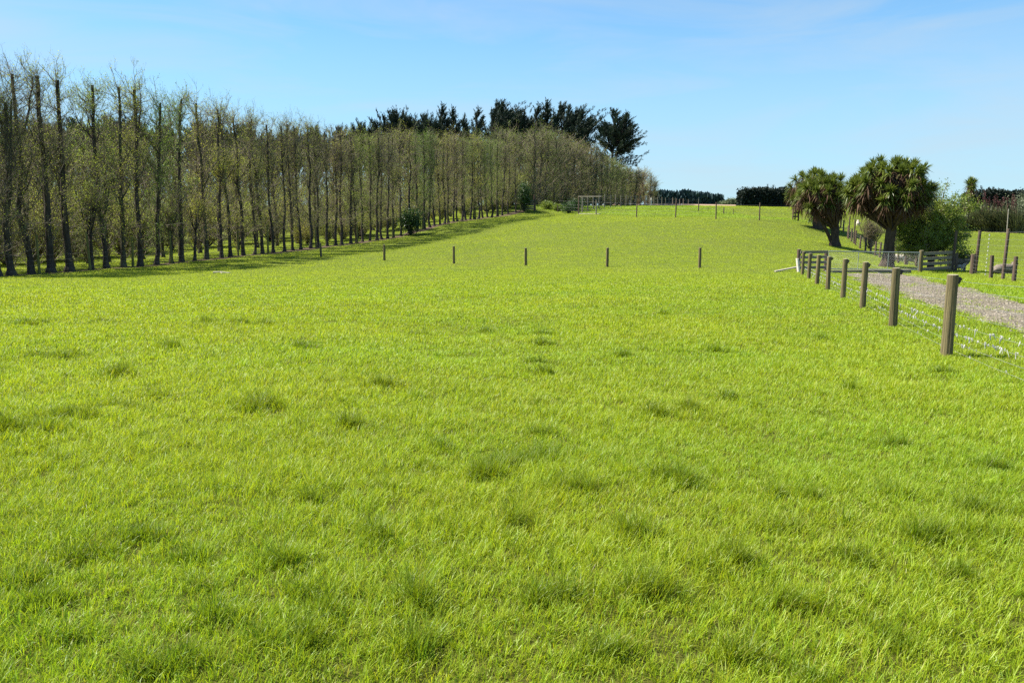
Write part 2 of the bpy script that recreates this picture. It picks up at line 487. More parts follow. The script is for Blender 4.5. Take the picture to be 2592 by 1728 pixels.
dz = terr(DG[..., 0], DG[..., 1]) + .02
dm = new_mesh('driveway', np.concatenate([DG, dz[..., None]], -1).reshape(-1, 3), [grid_faces(NL, 25)], M_gravel, smooth=True)
tag(link('driveway', dm), 'pale gravel driveway running to the metal gate', None, None, 'structure')
def in_poly(x, y, poly):
    c = np.zeros(x.shape, bool); j = len(poly) - 1
    for i in range(len(poly)):
        xi, yi = poly[i]; xj, yj = poly[j]
        if yi != yj:
            c ^= ((yi > y) != (yj > y)) & (x < (xj - xi) * (y - yi) / (yj - yi) + xi)
        j = i
    return c
DPOLY = np.vstack([DLr, DRr[::-1]])[::4]
rng = np.random.default_rng(4)
# loose stones on the driveway
t_ = rng.random(9000) ** 1.0; a_ = rng.random(9000)
ii = (t_ * (NL - 1)).astype(int)
sp = DLr[ii] * (1 - a_)[:, None] + DRr[ii] * a_[:, None] + rng.normal(size=(9000, 2)) * .12
sz = .012 + .03 * rng.random(9000) ** 2.5
oct_ = np.array([(1, 0, 0), (-1, 0, 0), (0, 1, 0), (0, -1, 0), (0, 0, 1), (0, 0, -1)], float)
of = np.array([(0, 2, 4), (2, 1, 4), (1, 3, 4), (3, 0, 4), (2, 0, 5), (1, 2, 5), (3, 1, 5), (0, 3, 5)])
V = oct_[None] * (1 + rng.normal(size=(9000, 6, 1)) * .25) * sz[:, None, None] * np.array([1.2, 1, .7])
an = rng.random(9000) * 6.28
ca, sa = np.cos(an), np.sin(an)
V = np.stack([V[..., 0] * ca[:, None] - V[..., 1] * sa[:, None], V[..., 0] * sa[:, None] + V[..., 1] * ca[:, None], V[..., 2]], -1)
V = V + np.concatenate([sp, (terr(sp[:, 0], sp[:, 1]) + .024)[:, None]], 1)[:, None, :]
colr = np.repeat((.7 + .6 * rng.random((9000, 1))) * np.array([1, .98, .95]), 6, 0)
sm = new_mesh('gravel_stones', V.reshape(-1, 3), [(of[None] + 6 * np.arange(9000)[:, None, None]).reshape(-1, 3)], M_stone, color=colr)
tag(link('gravel_stones', sm), 'loose grey and tan stones over the driveway', 'gravel', None, 'stuff')

# bare soil strip under the belt
def strip(name, C, half, m, lift, label, nx=7, seed=1):
    C = np.asarray(C)
    d = np.gradient(C, axis=0); d /= np.linalg.norm(d, axis=1, keepdims=True)
    nn = np.stack([d[:, 1], -d[:, 0]], 1)
    k = np.arange(len(C))
    wl_ = half * (.55 + .9 * fbm(k * .6, k * 0., seed, 3)); wr_ = half * (.55 + .9 * fbm(k * .6, k * 0., seed + 5, 3))
    t = np.linspace(0, 1, nx)
    G = (C - nn * wl_[:, None])[:, None] * (1 - t)[None, :, None] + (C + nn * wr_[:, None])[:, None] * t[None, :, None]
    z = terr(G[..., 0], G[..., 1]) + lift
    z[:, 0] -= lift * 1.5; z[:, -1] -= lift * 1.5
    me = new_mesh(name, np.concatenate([G, z[..., None]], -1).reshape(-1, 3), [grid_faces(len(C), nx)], m, smooth=True)
    return tag(link(name, me), label, None, None, 'structure')
uu = np.linspace(-120, 1322, 260)
ROWC = np.array([P(u, float(row_v(u)), float(row_Y(u)))[:2] for u in uu])
strip('bare_earth', ROWC, .75, M_soil, .03, 'brown bare earth under the row of trunks')
fx = [(2592 + 90, 592, 99), (2592, 588, 101), (2540, 586, 103), (2480, 583, 107), (2430, 580, 110)]
fpts = np.array([P(*q)[:2] for q in fx]); s_ = np.linspace(0, 4, 60)
fpts = np.stack([np.interp(s_, range(5), fpts[:, 0]), np.interp(s_, range(5), fpts[:, 1])], 1)
strip('shrub_bed', fpts, 2.3, M_soil, .06, 'dark bare bed at the foot of the flax bushes')
pl = np.array([P(u, 522, Y)[:2] for u, Y in ((1600, 250), (1680, 245), (1760, 240), (1800, 250))]); s_ = np.linspace(0, 3, 40)
pl = np.stack([np.interp(s_, range(4), pl[:, 0]), np.interp(s_, range(4), pl[:, 1])], 1)
strip('ploughed_field', pl, 24, M_plough, .25, 'pale brown ploughed ground beyond the far fence')
# furrow line
fl = np.array([hit(u, v)[:2] for u, v in ((1215, 606), (1253, 596), (1302, 582), (1361, 568), (1404, 559))]); s_ = np.linspace(0, 4, 120)
fl = np.stack([np.interp(s_, range(5), fl[:, 0]), np.interp(s_, range(5), fl[:, 1])], 1)
FUR = fl

# ---------------------------------------------------------------- branching
def unit(a): return a / (np.linalg.norm(a, axis=-1, keepdims=True) + 1e-9)
def spawn(PT, RD, k, tr, ln, up, spread, n, rad, rng, fwd=.6, curve=.25, squash=None, jit=.03, lmul=None):
    """children of every polyline in PT"""
    N, m, _ = PT.shape
    pi = np.repeat(np.arange(N), k)
    t = rng.uniform(tr[0], tr[1], N * k) * (m - 1)
    i = np.minimum(t.astype(int), m - 2); f = (t - i)[:, None]
    base = PT[pi, i] * (1 - f) + PT[pi, i + 1] * f
    pd = unit(PT[pi, i + 1] - PT[pi, i])
    rn = unit(rng.normal(size=(N * k, 3)))
    d = pd * fwd + rn * spread
    d[:, 2] += up
    if squash is not None: d = d * np.asarray(squash)
    d = unit(d)
    L = rng.uniform(ln[0], ln[1], N * k)
    if lmul is not None: L = L * lmul[pi]
    s = np.linspace(0, 1, n)
    pts = base[:, None] + d[:, None] * (L[:, None] * s)[..., None]
    pts[..., 2] += (L[:, None] * s ** 2) * curve
    pts[:, 1:] += rng.normal(size=(N * k, n - 1, 3)) * (jit * L)[:, None, None]
    r0 = np.minimum(rad, RD[pi, i] * .8)
    rr = r0[:, None] * (1 - .65 * s)[None]
    return pts, rr

def belt_tree_parts(rng, H, r0, path=None, leafy=.3, bushy=False, nb=62, limbs=5, clear=1.9, lean=(0, 0), fork=None):
    """trunk MB and crown MB of one shelter-belt tree, base at the origin"""
    T, C = MB(), MB()
    n = 16
    z = np.linspace(0, H, n)
    if path is not None:
        pa = np.array(path, float)
        x = np.interp(z, pa[:, 0], pa[:, 1]); yj = np.cumsum(rng.normal(size=n)) * .03
    else:
        x = np.cumsum(rng.normal(size=n)) * .055 + lean[0] * z / H; yj = np.cumsum(rng.normal(size=n)) * .05
        x[:4] += np.array([0, .0, .01, .0]) + rng.normal() * np.array([0, .06, .05, .02])
    x -= x[0]; yj -= yj[0]
    tp = np.stack([x, yj, z], 1); tp[0, 2] = -.15
    zz = np.concatenate([[-.15, .12, .4], np.linspace(.9, H, 22)])
    TP = np.stack([np.interp(zz, tp[:, 2], tp[:, 0]), np.interp(zz, tp[:, 2], tp[:, 1]), zz], 1)
    TP[:, :2] += rng.normal(size=(len(zz), 2)) * .012
    rr = r0 * (1 - .55 * zz / H); rr[0] *= 1.75; rr[1] *= 1.4; rr[2] *= 1.12
    rr *= 1 + rng.normal(size=len(zz)) * .05
    T.tubes(TP[None], rr[None], 9, 0, cap=True)
    PT, RD = TP[None], rr[None]
    allp = []
    if fork is not None:
        for (z0, dx, dy, L, r) in fork:
            b = np.array([np.interp(z0, zz, TP[:, 0]), np.interp(z0, zz, TP[:, 1]), z0])
            s = np.linspace(0, 1, 9)
            q = b + np.stack([dx * (s ** .6), dy * (s ** .6), L * s], 1) + rng.normal(size=(9, 3)) * .03
            q[0] = b
            ra = r * (1 - .6 * s)
            T.tubes(q[None], ra[None], 6, 0, cap=True); allp.append((q[None], ra[None]))
    # strong limbs
    lp, lr = spawn(PT, RD, limbs, (.3, .74), (1.2, 2.2), 1.0, .9, 6, .045, rng, fwd=.2, curve=.3, jit=.03)
    T.tubes(lp, lr, 5, 0)
    t0 = clear / H
    sq = (1.0, 1.0, 1.0)
    if bushy:
        bp, br = spawn(PT, RD, int(nb * 1.2), (t0, .98), (1.0, 2.6), .75, .9, 5, .03, rng, fwd=.25, curve=.3)
    else:
        bp, br = spawn(PT, RD, nb, (t0, .99), (.8, 1.9), .55, 1.0, 5, .022, rng, fwd=.2, curve=.22)
    tb, tbr = spawn(PT, RD, 12, (.84, 1.0), (.4, .85), .4, .95, 5, .016, rng, fwd=.25, curve=.3)
    lb, lbr = spawn(lp, lr, 6, (.3, 1), (.6, 1.5), .6, .7, 5, .018, rng, fwd=.5)
    B = np.concatenate([bp, tb, lb] + [spawn(q, ra, 14, (.15, 1), (.6, 1.4), .5, .8, 5, .02, rng)[0] for q, ra in allp])
    BR = np.concatenate([br, tbr, lbr] + [np.tile(np.linspace(.018, .006, 5), (14, 1)) for q in allp])
    C.tubes(B, BR, 4, 0)
    tw, twr = spawn(B, BR, 6, (.2, 1), (.3, .8), .35, .8, 3, .0075, rng, fwd=.6, curve=.15, jit=.05)
    C.tubes(tw, twr, 3, 0)
    s2, s2r = spawn(tw, twr, 3, (.2, 1), (.15, .42), .25, .8, 3, .0042, rng, fwd=.6, jit=.05)
    C.tubes(s2, s2r, 3, 0)
    Q = s2.reshape(-1, 3)
    # leafiness varies through the crown
    hmask = fbm(Q[:, 2] * .55 + rng.random() * 50, Q[:, 0] * .7 + Q[:, 1] * .7, int(rng.integers(1000)), 2)
    keep = rng.random(len(Q)) < np.clip(leafy * 1.15 * (.45 + 1.4 * (hmask - .3)), .02, 1)
    L = Q[keep]
    low = L[:, 2] < H * .55
    C.leaves(L, rng.uniform(.05, .095, len(L)), rng, 1)
    nb_ = rng.random(len(Q)) < .3
    C.leaves(Q[nb_] + rng.normal(size=(nb_.sum(), 3)) * .03, rng.uniform(.03, .06, nb_.sum()), rng, 2)
    return T, C

def ordinal(i):
    o = 'first second third fourth fifth sixth seventh eighth ninth tenth eleventh twelfth thirteenth fourteenth fifteenth sixteenth seventeenth eighteenth nineteenth'.split()
    if i <= 19: return o[i - 1]
    tens = ['', '', 'twent', 'thirt', 'fort', 'fift', 'sixt', 'sevent'][i // 10]
    return tens + 'ieth' if i % 10 == 0 else tens + 'y-' + o[i % 10 - 1]

MT = lambda leafmat: [M_twig, leafmat, M_budbrown]
TOPU = [-20, 12, 75, 138, 183, 268, 330, 368, 433, 482, 520, 575, 612, 668, 716, 762, 805, 863, 900, 960, 1040, 1100, 1170, 1240, 1310]
TOPV = [165, 168, 188, 193, 203, 216, 221, 226, 262, 252, 262, 272, 281, 292, 301, 308, 317, 324, 332, 338, 330, 336, 342, 348, 362]

# (u, leafiness, trunk path in photo pixels or None, radius, look)
FRONT = [
 (-6, .12, [(-6, 700), (-4, 520), (2, 400), (8, 280), (12, 168)], .19, 'cut-topped bare tree'),
 (30, .12, [(30, 697), (28, 600), (34, 545), (50, 480), (53, 400), (58, 330), (62, 262)], .20, 'forked tree with a leaning trunk'),
 (80, .12, [(80, 693), (80, 612), (66, 560), (62, 528), (70, 480), (76, 420), (75, 300), (75, 188)], .18, 'bare tree with a kinked lower trunk'),
 (130, .16, [(130, 690), (133, 560), (138, 440), (135, 300), (138, 193)], .215, 'tall bare straight-trunked tree with flat-cut top'),
 (178, .2, [(178, 688), (175, 560), (180, 420), (181, 300), (183, 203)], .215, 'dark straight-trunked tree with flared foot'),
 (232, .3, [(227, 684), (232, 600), (236, 560), (240, 520)], .13, 'short stubby forked tree beside a mossy post'),
 (270, .62, [(270, 681), (270, 605), (262, 545), (263, 470), (262, 400), (266, 300), (268, 216)], .17, 'leafy green tree with a swollen dark base'),
 (312, .3, [(310, 677), (315, 590), (318, 500), (324, 400), (329, 300), (330, 221)], .16, 'pale-barked tree leaning slightly rightwards'),
 (355, .3, [(353, 674), (358, 600), (355, 500), (362, 420), (367, 300), (368, 226)], .17, 'dark twin-topped tree'),
 (394, .75, [(392, 671), (400, 640), (402, 580), (407, 540), (414, 470), (425, 350), (433, 262)], .15, 'leafy ivy-clad slanting tree'),
 (434, .25, [(432, 668), (434, 600), (430, 560)], .13, 'short broken-topped tree'),
 (460, .5, [(460, 664), (463, 560), (465, 470), (468, 400), (476, 300), (482, 252)], .165, 'green-tinged tree leaning away from the post'),
 (493, .2, [(492, 661), (498, 590), (500, 540)], .11, 'thin short forked tree'),
 (523, .15, [(523, 657), (524, 400), (518, 340), (519, 262)], .16, 'straight bare pale-grey tree'),
]
for u in (561, 584, 616, 644, 665, 692, 720, 741, 762, 785, 806, 828, 850, 865, 888, 903, 918, 936, 954, 967, 981, 996, 1014, 1034, 1055, 1075, 1089, 1100, 1114, 1125, 1136, 1148, 1158, 1169, 1179, 1190, 1200, 1211, 1222, 1234, 1245, 1258, 1271, 1287, 1305):
    FRONT.append((u, None, None, None, None))

LEAFY_U = [(690, .12), (800, .16), (900, .42), (918, .45), (936, .35), (1055, .6), (1075, .7), (1089, .6), (1179, .55), (1190, .5), (1200, .3), (1222, .4), (1234, .45), (1245, .75), (1258, .7)]
rng = np.random.default_rng(21)
VAR = []
for k, lf in enumerate((.07, .1, .14, .18, .28, .45, .62, .75)):
    T, C = belt_tree_parts(np.random.default_rng(100 + k), 11.5, .15, leafy=lf * 2.6 + .1, nb=76, limbs=5)
    root = None
    VAR.append((T, C, lf, [None, None]))
def variant_mesh(k):
    T, C, lf, cache = VAR[k]
    if cache[0] is None:
        a = T.build('trunk', [M_bark]); b = C.build('crown', MT(M_bud if lf < .4 else M_leafgreen))
        cache[0], cache[1] = a.data, b.data
        bpy.data.objects.remove(a); bpy.data.objects.remove(b)
    return cache
for i, (u, leafy, path, r0, look) in enumerate(FRONT):
    Y = float(row_Y(u)); vb = float(row_v(u))
    b = place(u, vb, Y)
    if path is None: Y += rng.normal() * .12
    top = P(u, np.interp(u, TOPU, TOPV) + (0 if path is not None else np.interp(u, [540, 700, 1310], [20, 17, 12])), Y)[2]
    H = top - b[2]
    rz = 0
    rt = empty('belt_tree', b)
    if path is not None:
        pth = [((P(pu, pv, Y)[2] - b[2]), (pu - path[0][0]) / pxm(Y)) for pu, pv in path]
        Hh = min(pth[-1][0], H + .3) if path[-1][1] < 300 else pth[-1][0]
        fork = None
        if i == 1: fork = [(5.2, -.25, .1, 4.4, .09), (4.0, .75, -.1, 5.6, .10)]
        if i == 2: fork = [(7.6, .95, .2, 3.4, .075), (6.3, -.7, .2, 3.0, .06)]
        if i == 5: fork = [(Hh * .75, .55, .1, 3.2, .08), (Hh * .7, -.6, .1, 2.2, .06)]
        if i == 6: fork = [(4.4, -.95, .1, 2.4, .06), (3.0, .9, .2, 3.5, .06)]
        if i == 8: fork = [(8.2, .45, .1, 2.9, .07)]
        if i == 10: fork = [(Hh * .85, .4, 0, 1.8, .05)]
        if i == 11: fork = [(7.4, -.6, .1, 3.0, .06)]
        T, C = belt_tree_parts(np.random.default_rng(300 + i), Hh, r0, path=pth, leafy=leafy * 1.9 + .08, fork=fork, nb=int(74 * min(1, Hh / 9) + 6), clear=1.3)
        T.build('trunk', [M_bark if i not in (7, 13) else M_bark_moss], rt)
        C.build('crown', MT(M_bud if leafy < .45 else M_leafgreen), rt)
    else:
        lf = .12
        for uu_, l_ in LEAFY_U:
            if abs(uu_ - u) < 5: lf = l_
        lf = max(.07, lf + rng.normal() * .05)
        order = sorted(range(8), key=lambda k: abs(VAR[k][2] - lf) + .06 * rng.random())
        k = order[0]
        m = variant_mesh(k)
        link('trunk', m[0], rt); link('crown', m[1], rt)
        sc = H / 11.5
        rt.scale = (sc * rng.uniform(.85, 1.1), sc * rng.uniform(.85, 1.1), sc * rng.uniform(.97, 1.03))
        rt.rotation_euler = (rng.normal() * .01, rng.normal() * .012, rng.uniform(0, 6.28))
        look = 'leafy green slim tree' if lf > .35 else ('half-leafed slim tree' if lf > .17 else 'bare slim tree')
    if path is not None and i in (5, 10, 12): pass
    tag(rt, f'{look}, {ordinal(i + 1)} from left in the belt front row', 'tree', 'trees of the front row of the belt')

BV = []
for k, lf in enumerate((.32, .45, .7, .95)):
    T, C = belt_tree_parts(np.random.default_rng(500 + k), 11.0, .16, leafy=lf, bushy=True, nb=95, limbs=8, clear=.15)
    a = T.build('trunk', [M_bark_moss]); b = C.build('crown', MT(M_bud if lf < .4 else M_leafgreen))
    BV.append((a.data, b.data)); bpy.data.objects.remove(a); bpy.data.objects.remove(b)
# second and third rows, seen between the front trunks
rng = np.random.default_rng(77)
def behind_row(off, u0, u1, n, hh, label, group, prob_leafy):
    us = np.linspace(u0, u1, n) + rng.normal(size=n) * 3
    for u in us:
        Y0 = float(row_Y(min(u, 1300)))
        p0 = P(u, float(row_v(u)), Y0)
        x, y = p0[0] - off * .92, p0[1] + off * .38
        b = np.array([x, y, gz(x, y)])
        rt = empty('belt_tree', b)
        k = int(rng.integers(0, 2)) if rng.random() > prob_leafy else int(rng.integers(1, 3))
        m = BV[k]
        link('trunk', m[0], rt); link('crown', m[1], rt)
        sc = hh / 11.5 * rng.uniform(.9, 1.06)
        rt.scale = (sc * 1.05, sc * 1.05, sc)
        rt.rotation_euler = (0, rng.normal() * .02, rng.uniform(0, 6.28))
        tag(rt, label, 'tree', group)
behind_row(6, -420, 1330, 40, 9.6, 'thin tree of the second row, half hidden behind the front trunks', 'second row of the belt', .35)
behind_row(20, -900, 1480, 44, 9.2, 'thin tree deep in the belt, behind its second row', 'third row of the belt', .35)
behind_row(27, -1100, 1560, 34, 8.8, 'twiggy tree at the back of the belt, under the dark conifers', 'back row of the belt', .1)

def scrub_mesh(seed):
    rng = np.random.default_rng(seed); C, T = MB(), MB(); s = np.linspace(0, 1, 5); st = []
    for k in range(15):
        a = rng.uniform(0, 6.28); L = rng.uniform(2.2, 5.4); sp_ = rng.uniform(.5, 2.1)
        st.append(np.stack([np.cos(a) * sp_ * s ** .8, np.sin(a) * sp_ * s ** .8, L * s - .1], 1))
    st = np.array(st); sr = np.tile(np.linspace(.05, .014, 5), (15, 1)); T.tubes(st, sr, 5)
    b1, r1 = spawn(st, sr, 16, (.12, 1), (.6, 1.4), .15, .9, 4, .016, rng); C.tubes(b1, r1, 3)
    b2, r2 = spawn(b1, r1, 8, (.1, 1), (.25, .7), .1, .9, 3, .010, rng); C.tubes(b2, r2, 3)
    q = b2.reshape(-1, 3); q = q[q[:, 2] > .5]
    C.leaves(q[rng.random(len(q)) < .35], .10, rng, 2); C.leaves(q[rng.random(len(q)) < .7], .12, rng, 1)
    a = T.build('stem', [M_bark]); b = C.build('crown', MT(M_bud)); r = (a.data, b.data); bpy.data.objects.remove(a); bpy.data.objects.remove(b); return r
SCR = [scrub_mesh(k) for k in (1, 2, 3)]
rng = np.random.default_rng(88)
def scrub_row(off, u0, u1, n, mul=1.0):
    for u in np.linspace(u0, u1, n):
        p0 = P(u, float(row_v(u)), float(row_Y(min(u, 1310)))); x, y = p0[0] - off * .92 + rng.normal() * .5, p0[1] + off * .38 + rng.normal() * .5
        rt = empty('scrub_bush', (x, y, gz(x, y)))
        k = int(rng.integers(0, 3)); link('stem', SCR[k][0], rt); link('crown', SCR[k][1], rt)
        sc = mul * rng.uniform(.85, 1.15); rt.scale = (sc, sc, sc * .95); rt.rotation_euler = (0, 0, rng.uniform(0, 6.28))
        tag(rt, 'olive-brown twiggy scrub filling the gaps behind the belt trunks', 'shrub', 'scrub behind the belt')
scrub_row(12.5, -560, 1290 + 12 * 17, 44)
scrub_row(4.5, 860, 1345, 24, .5)
scrub_row(22, -900, 1290 + 22 * 17, 44)
scrub_row(31, -1200, 1290 + 31 * 15, 40)

# the far belt beyond the gap
FB = [(1350, 128, 322), (1366, 131, 322), (1384, 134, 330), (1402, 138, 335), (1419, 142, 336), (1437, 147, 345), (1455, 152, 352), (1472, 158, 358), (1489, 164, 366), (1505, 171, 376),
      (1520, 178, 386), (1534, 185, 396), (1548, 193, 404), (1562, 201, 416), (1576, 210, 424), (1590, 220, 428), (1604, 231, 430), (1618, 243, 426), (1632, 256, 430), (1645, 270, 438), (1655, 285, 455)]
rng = np.random.default_rng(31)
for i, (u, Y, vt) in enumerate(FB):
    x = P(u, 522, Y)[0]
    for row in range(2):
        xx, yy = (x + (0 if row == 0 else -5.5), Y + (0 if row == 0 else 2.5))
        b = np.array([xx, yy, gz(xx, yy)])
        rt = empty('belt_tree', b)
        k = (3 if u in (1548, 1562, 1576, 1384) else 2 if u in (1520, 1534, 1590, 1604, 1632, 1655) else int(rng.integers(0, 2)))
        link('trunk', BV[k][0], rt); link('crown', BV[k][1], rt)
        sc = max((P(u, vt, Y)[2] - b[2]) / 11.9, .45)
        wd = 1.35 + .6 * float(sstep(140, 230, Y))
        rt.scale = (sc * wd, sc * wd, sc)
        rt.rotation_euler = (0, 0, rng.uniform(0, 6.28))
        if row == 0:
            tag(rt, f"{'leafy green' if k > 1 else 'purple-brown twiggy'} bushy tree, {ordinal(i + 1)} from the gap along the far belt", 'tree', 'trees of the far belt')
        else:
            tag(rt, 'bushy tree half hidden behind the front of the far belt', 'tree', 'second row of the far belt')

for i, (u, Y, vt) in enumerate(FB):
    for off in (5, 10):
        x = P(u, 522, Y)[0] - off + rng.normal() * .6; y = Y + off * .5
        rt = empty('scrub_bush', (x, y, gz(x, y))); k = int(rng.integers(0, 3)); link('stem', SCR[k][0], rt); link('crown', SCR[k][1], rt)
        sc = rng.uniform(1.0, 1.4) * (1 + .5 * float(sstep(150, 250, Y))); rt.scale = (sc, sc, sc * .8); rt.rotation_euler = (0, 0, rng.uniform(0, 6.28))
        tag(rt, 'olive-brown twiggy scrub under the bushy trees of the far belt', 'shrub', 'scrub under the far belt')

# ---------------------------------------------------------------- dark conifers
def conifer_mesh(seed, H=18, rad=4.5, lean=0.0, spiky=.5, base=.12, n1=85, wind=.0, top=1, peak=.35, el0=16, elm=60, tipc=.3):
    rng = np.random.default_rng(seed)
    T, C = MB(), MB()
    z = np.linspace(-.3, H, 14)
    tp = np.stack([lean * (z / H) ** 2 + rng.normal(size=14) * .08, rng.normal(size=14) * .08, z], 1)
    T.tubes(tp[None], (.45 * (1 - .93 * z / H))[None], 8, 0)
    tr = [(tp[None], None)]
    # secondary leaders
    leaders = [tp]
    for k in range(top):
        z0 = H * rng.uniform(.35, .6); a = rng.uniform(-1, 1) * 1.2 + (0 if rng.random() < .7 else 3.14)
        s = np.linspace(0, 1, 8); Ln = (H - z0) * rng.uniform(.75, .98)
        off = rad * rng.uniform(.35, .85)
        b = np.array([np.interp(z0, z, tp[:, 0]), 0, z0])
        q = b + np.stack([np.cos(a) * off * s ** .7 + lean * .3 * s, np.sin(a) * off * s ** .7, Ln * s], 1)
        T.tubes(q[None], (.2 * (1 - .9 * s))[None], 6, 0); leaders.append(q)
    LP = []
    for li, q in enumerate(leaders):
        n = n1 if li == 0 else n1 // 2
        t = rng.uniform(base if li == 0 else .15, 1.0, n) ** .85
        i = t * (len(q) - 1); i0 = np.minimum(i.astype(int), len(q) - 2); f = (i - i0)[:, None]
        b = q[i0] * (1 - f) + q[i0 + 1] * f
        az = rng.uniform(0, 6.283, n)
        hh = b[:, 2] / H
        prof = np.clip((1.02 - hh) * (2.7 if peak > .4 else 1.75), .03, 1) ** 1.15 * np.clip(.4 + hh * 1.4, 0, 1)
        if li: prof = prof * np.clip((1.03 - t) * 2.4, .06, 1)
        if wind > .3: prof = prof * (1 + .35 * np.cos(az))
        L = rad * (.03 + prof) * rng.uniform(.45, 1.15, n) * (1 if li == 0 else .6)
        el = R(el0) + R(elm - el0) * hh ** 1.3 + rng.normal(size=n) * .15
        d = np.stack([np.cos(az) * np.cos(el), np.sin(az) * np.cos(el), np.sin(el)], 1)
        d[:, 0] += wind; d = unit(d)
        s = np.linspace(0, 1, 6)
        p = b[:, None] + d[:, None] * (L[:, None] * s)[..., None]
        p[..., 2] += L[:, None] * s ** 2.2 * tipc
        p[..., 0] += wind * L[:, None] * s ** 2 * .35
        LP.append(p)
    LP = np.concatenate(LP); LR = np.tile(np.linspace(.07, .015, 6), (len(LP), 1))
    T.tubes(LP, LR, 4, 0)
    # foliage sprays: at the tips they taper to points
    SP, SR = spawn(LP, LR, 13, (.22, 1.0), (.4, 1.05), .16, .5, 4, .02, rng, fwd=1.1, curve=.16, lmul=np.clip(np.linalg.norm(LP[:, -1] - LP[:, 0], axis=1) / 2.6, .22, 1))
    n = 9
    t = rng.uniform(0, 1, (len(SP), n)); i = t * 3; i0 = np.minimum(i.astype(int), 2); f = (i - i0)[..., None]
    ix = np.arange(len(SP))[:, None]
    c = SP[ix, i0] * (1 - f) + SP[ix, i0 + 1] * f
    dd = unit(SP[ix, i0 + 1] - SP[ix, i0])
    c = c + rng.normal(size=c.shape) * (.11 * (1 - t * .8))[..., None]
    C.leaves(c.reshape(-1, 3), np.repeat(np.clip(np.linalg.norm(SP[:, -1] - SP[:, 0], axis=1), .3, .9), n) * rng.uniform(.35, .75, c.shape[0] * n), rng, 0, .26, dirs=dd.reshape(-1, 3))
    # tips of limbs as bare points of foliage
    tipd = unit(LP[:, -1] - LP[:, -2])
    for q in range(4):
        C.leaves(LP[:, -1] + tipd * rng.uniform(-.2, .5, (len(LP), 1)) + rng.normal(size=(len(LP), 3)) * .05, rng.uniform(.4, .8, len(LP)), rng, 0, .2, dirs=tipd)
    tip = np.concatenate([[q[-1]] * 8 for q in leaders]) + rng.normal(size=(8 * len(leaders), 3)) * np.array([.06, .06, .3])
    C.leaves(tip, .6, rng, 0, .2, dirs=np.tile([[wind * .5, 0, 1.0]], (len(tip), 1)))
    a = T.build('trunk', [M_bark]); b = C.build('crown', [M_conifer])
    r = (a.data, b.data); bpy.data.objects.remove(a); bpy.data.objects.remove(b)
    return r
CM = [conifer_mesh(1, 18, 4.2, .6, wind=.15, top=1, n1=95), conifer_mesh(2, 18, 5.2, 1.8, wind=.4, top=2, n1=80, peak=.5), conifer_mesh(3, 18, 5.4, .3, wind=.12, top=4, n1=110, peak=.5, el0=4),
      conifer_mesh(4, 18, 4.6, 1.1, wind=.25, top=0, n1=110, peak=.25), conifer_mesh(5, 20, 6.6, .6, wind=.24, top=3, n1=170, base=.06, peak=.5, el0=-8, elm=46, tipc=.1), conifer_mesh(6, 18, 6.8, .2, wind=.12, top=5, n1=120, peak=.55, el0=2)]
def conifer(k, u, vt, Y, label, sx=1.0, rz=0.0, group='dark conifers behind the belt'):
    H = 20.0 if k == 4 else 18.0
    x = P(u, 520, Y)[0]; z = gz(x, Y)
    rt = empty('conifer', (x, Y, z))
    sc = (P(u, vt, Y)[2] - z) / (H + .5)
    link('trunk', CM[k][0], rt); link('crown', CM[k][1], rt)
    rt.scale = (sc * sx, sc * sx, sc); rt.rotation_euler = (0, 0, rz)
    tag(rt, label, 'conifer tree', group)
conifer(4, 1546, 278, 228, 'lone broad conifer with windswept limbs reaching right, beyond the far belt', 1.0)
for k, u, vt, Y, label, sx, rz in [
  (5, 1000, 290, 150, 'thin-topped conifer at the hazy left end of the dark clump', .9, .3),
  (2, 1034, 296, 152, 'low drooping-topped conifer beside the thin-topped one', .8, 1.0),
  (5, 1078, 300, 156, 'low rounded conifer under two pointed spires', .75, .5),
  (3, 1106, 264, 160, 'pointed spire conifer leaning at its tip, first tall one of the clump', 1.0, .1),
  (3, 1134, 272, 163, 'narrow conifer bending right beside the first tall spire', .95, -.2),
  (0, 1172, 289, 160, 'small spreading conifer left of the open gap in the clump', .95, .4),
  (3, 1197, 272, 164, 'thin straight spire conifer in the middle of the clump', 1.0, .6),
  (1, 1232, 257, 166, 'tall ragged conifer with feathery bare tips leaning right', 1.0, 0.0),
  (2, 1280, 281, 168, 'dense dome-shaped conifer in the clump', .85, .2),
  (2, 1315, 279, 170, 'dense rounded conifer beside the dome-shaped one', .75, 1.3),
  (3, 1343, 263, 172, 'slender spire conifer, left one of the twin tops', 1.15, .3),
  (3, 1364, 255, 174, 'tallest slender spire conifer, right one of the twin tops', 1.15, -.3),
  (1, 1392, 262, 176, 'tufted conifer right of the twin spires', .95, .2),
  (1, 1430, 276, 174, 'conifer at the right end of the clump with limbs swept right', 1.1, -.1),
  (5, 1468, 352, 172, 'low conifer filling the gap before the lone one', .55, .8)]:
    conifer(k, u, vt, Y, label, sx, rz)
for i, (k, u, vt, Y, sx) in enumerate([(5, 60, 322, 118, .85), (2, 130, 318, 116, .95), (5, 205, 312, 118, .9), (2, 285, 300, 120, 1.0), (5, 350, 308, 122, .9), (2, 430, 318, 122, 1.0), (5, 510, 322, 125, .9),
     (2, 560, 316, 126, .9), (5, 625, 326, 130, .9), (2, 690, 340, 132, .95), (5, 752, 336, 135, .85), (2, 805, 322, 138, .8), (5, 865, 330, 142, .75), (2, 918, 312, 146, .7), (5, 958, 318, 148, .6), (2, -10, 340, 116, .9)]):
    conifer(k, u, vt, Y, 'dark conifer standing behind the bare belt, only its top showing', sx, i * 1.1, 'conifers masked by the bare belt')

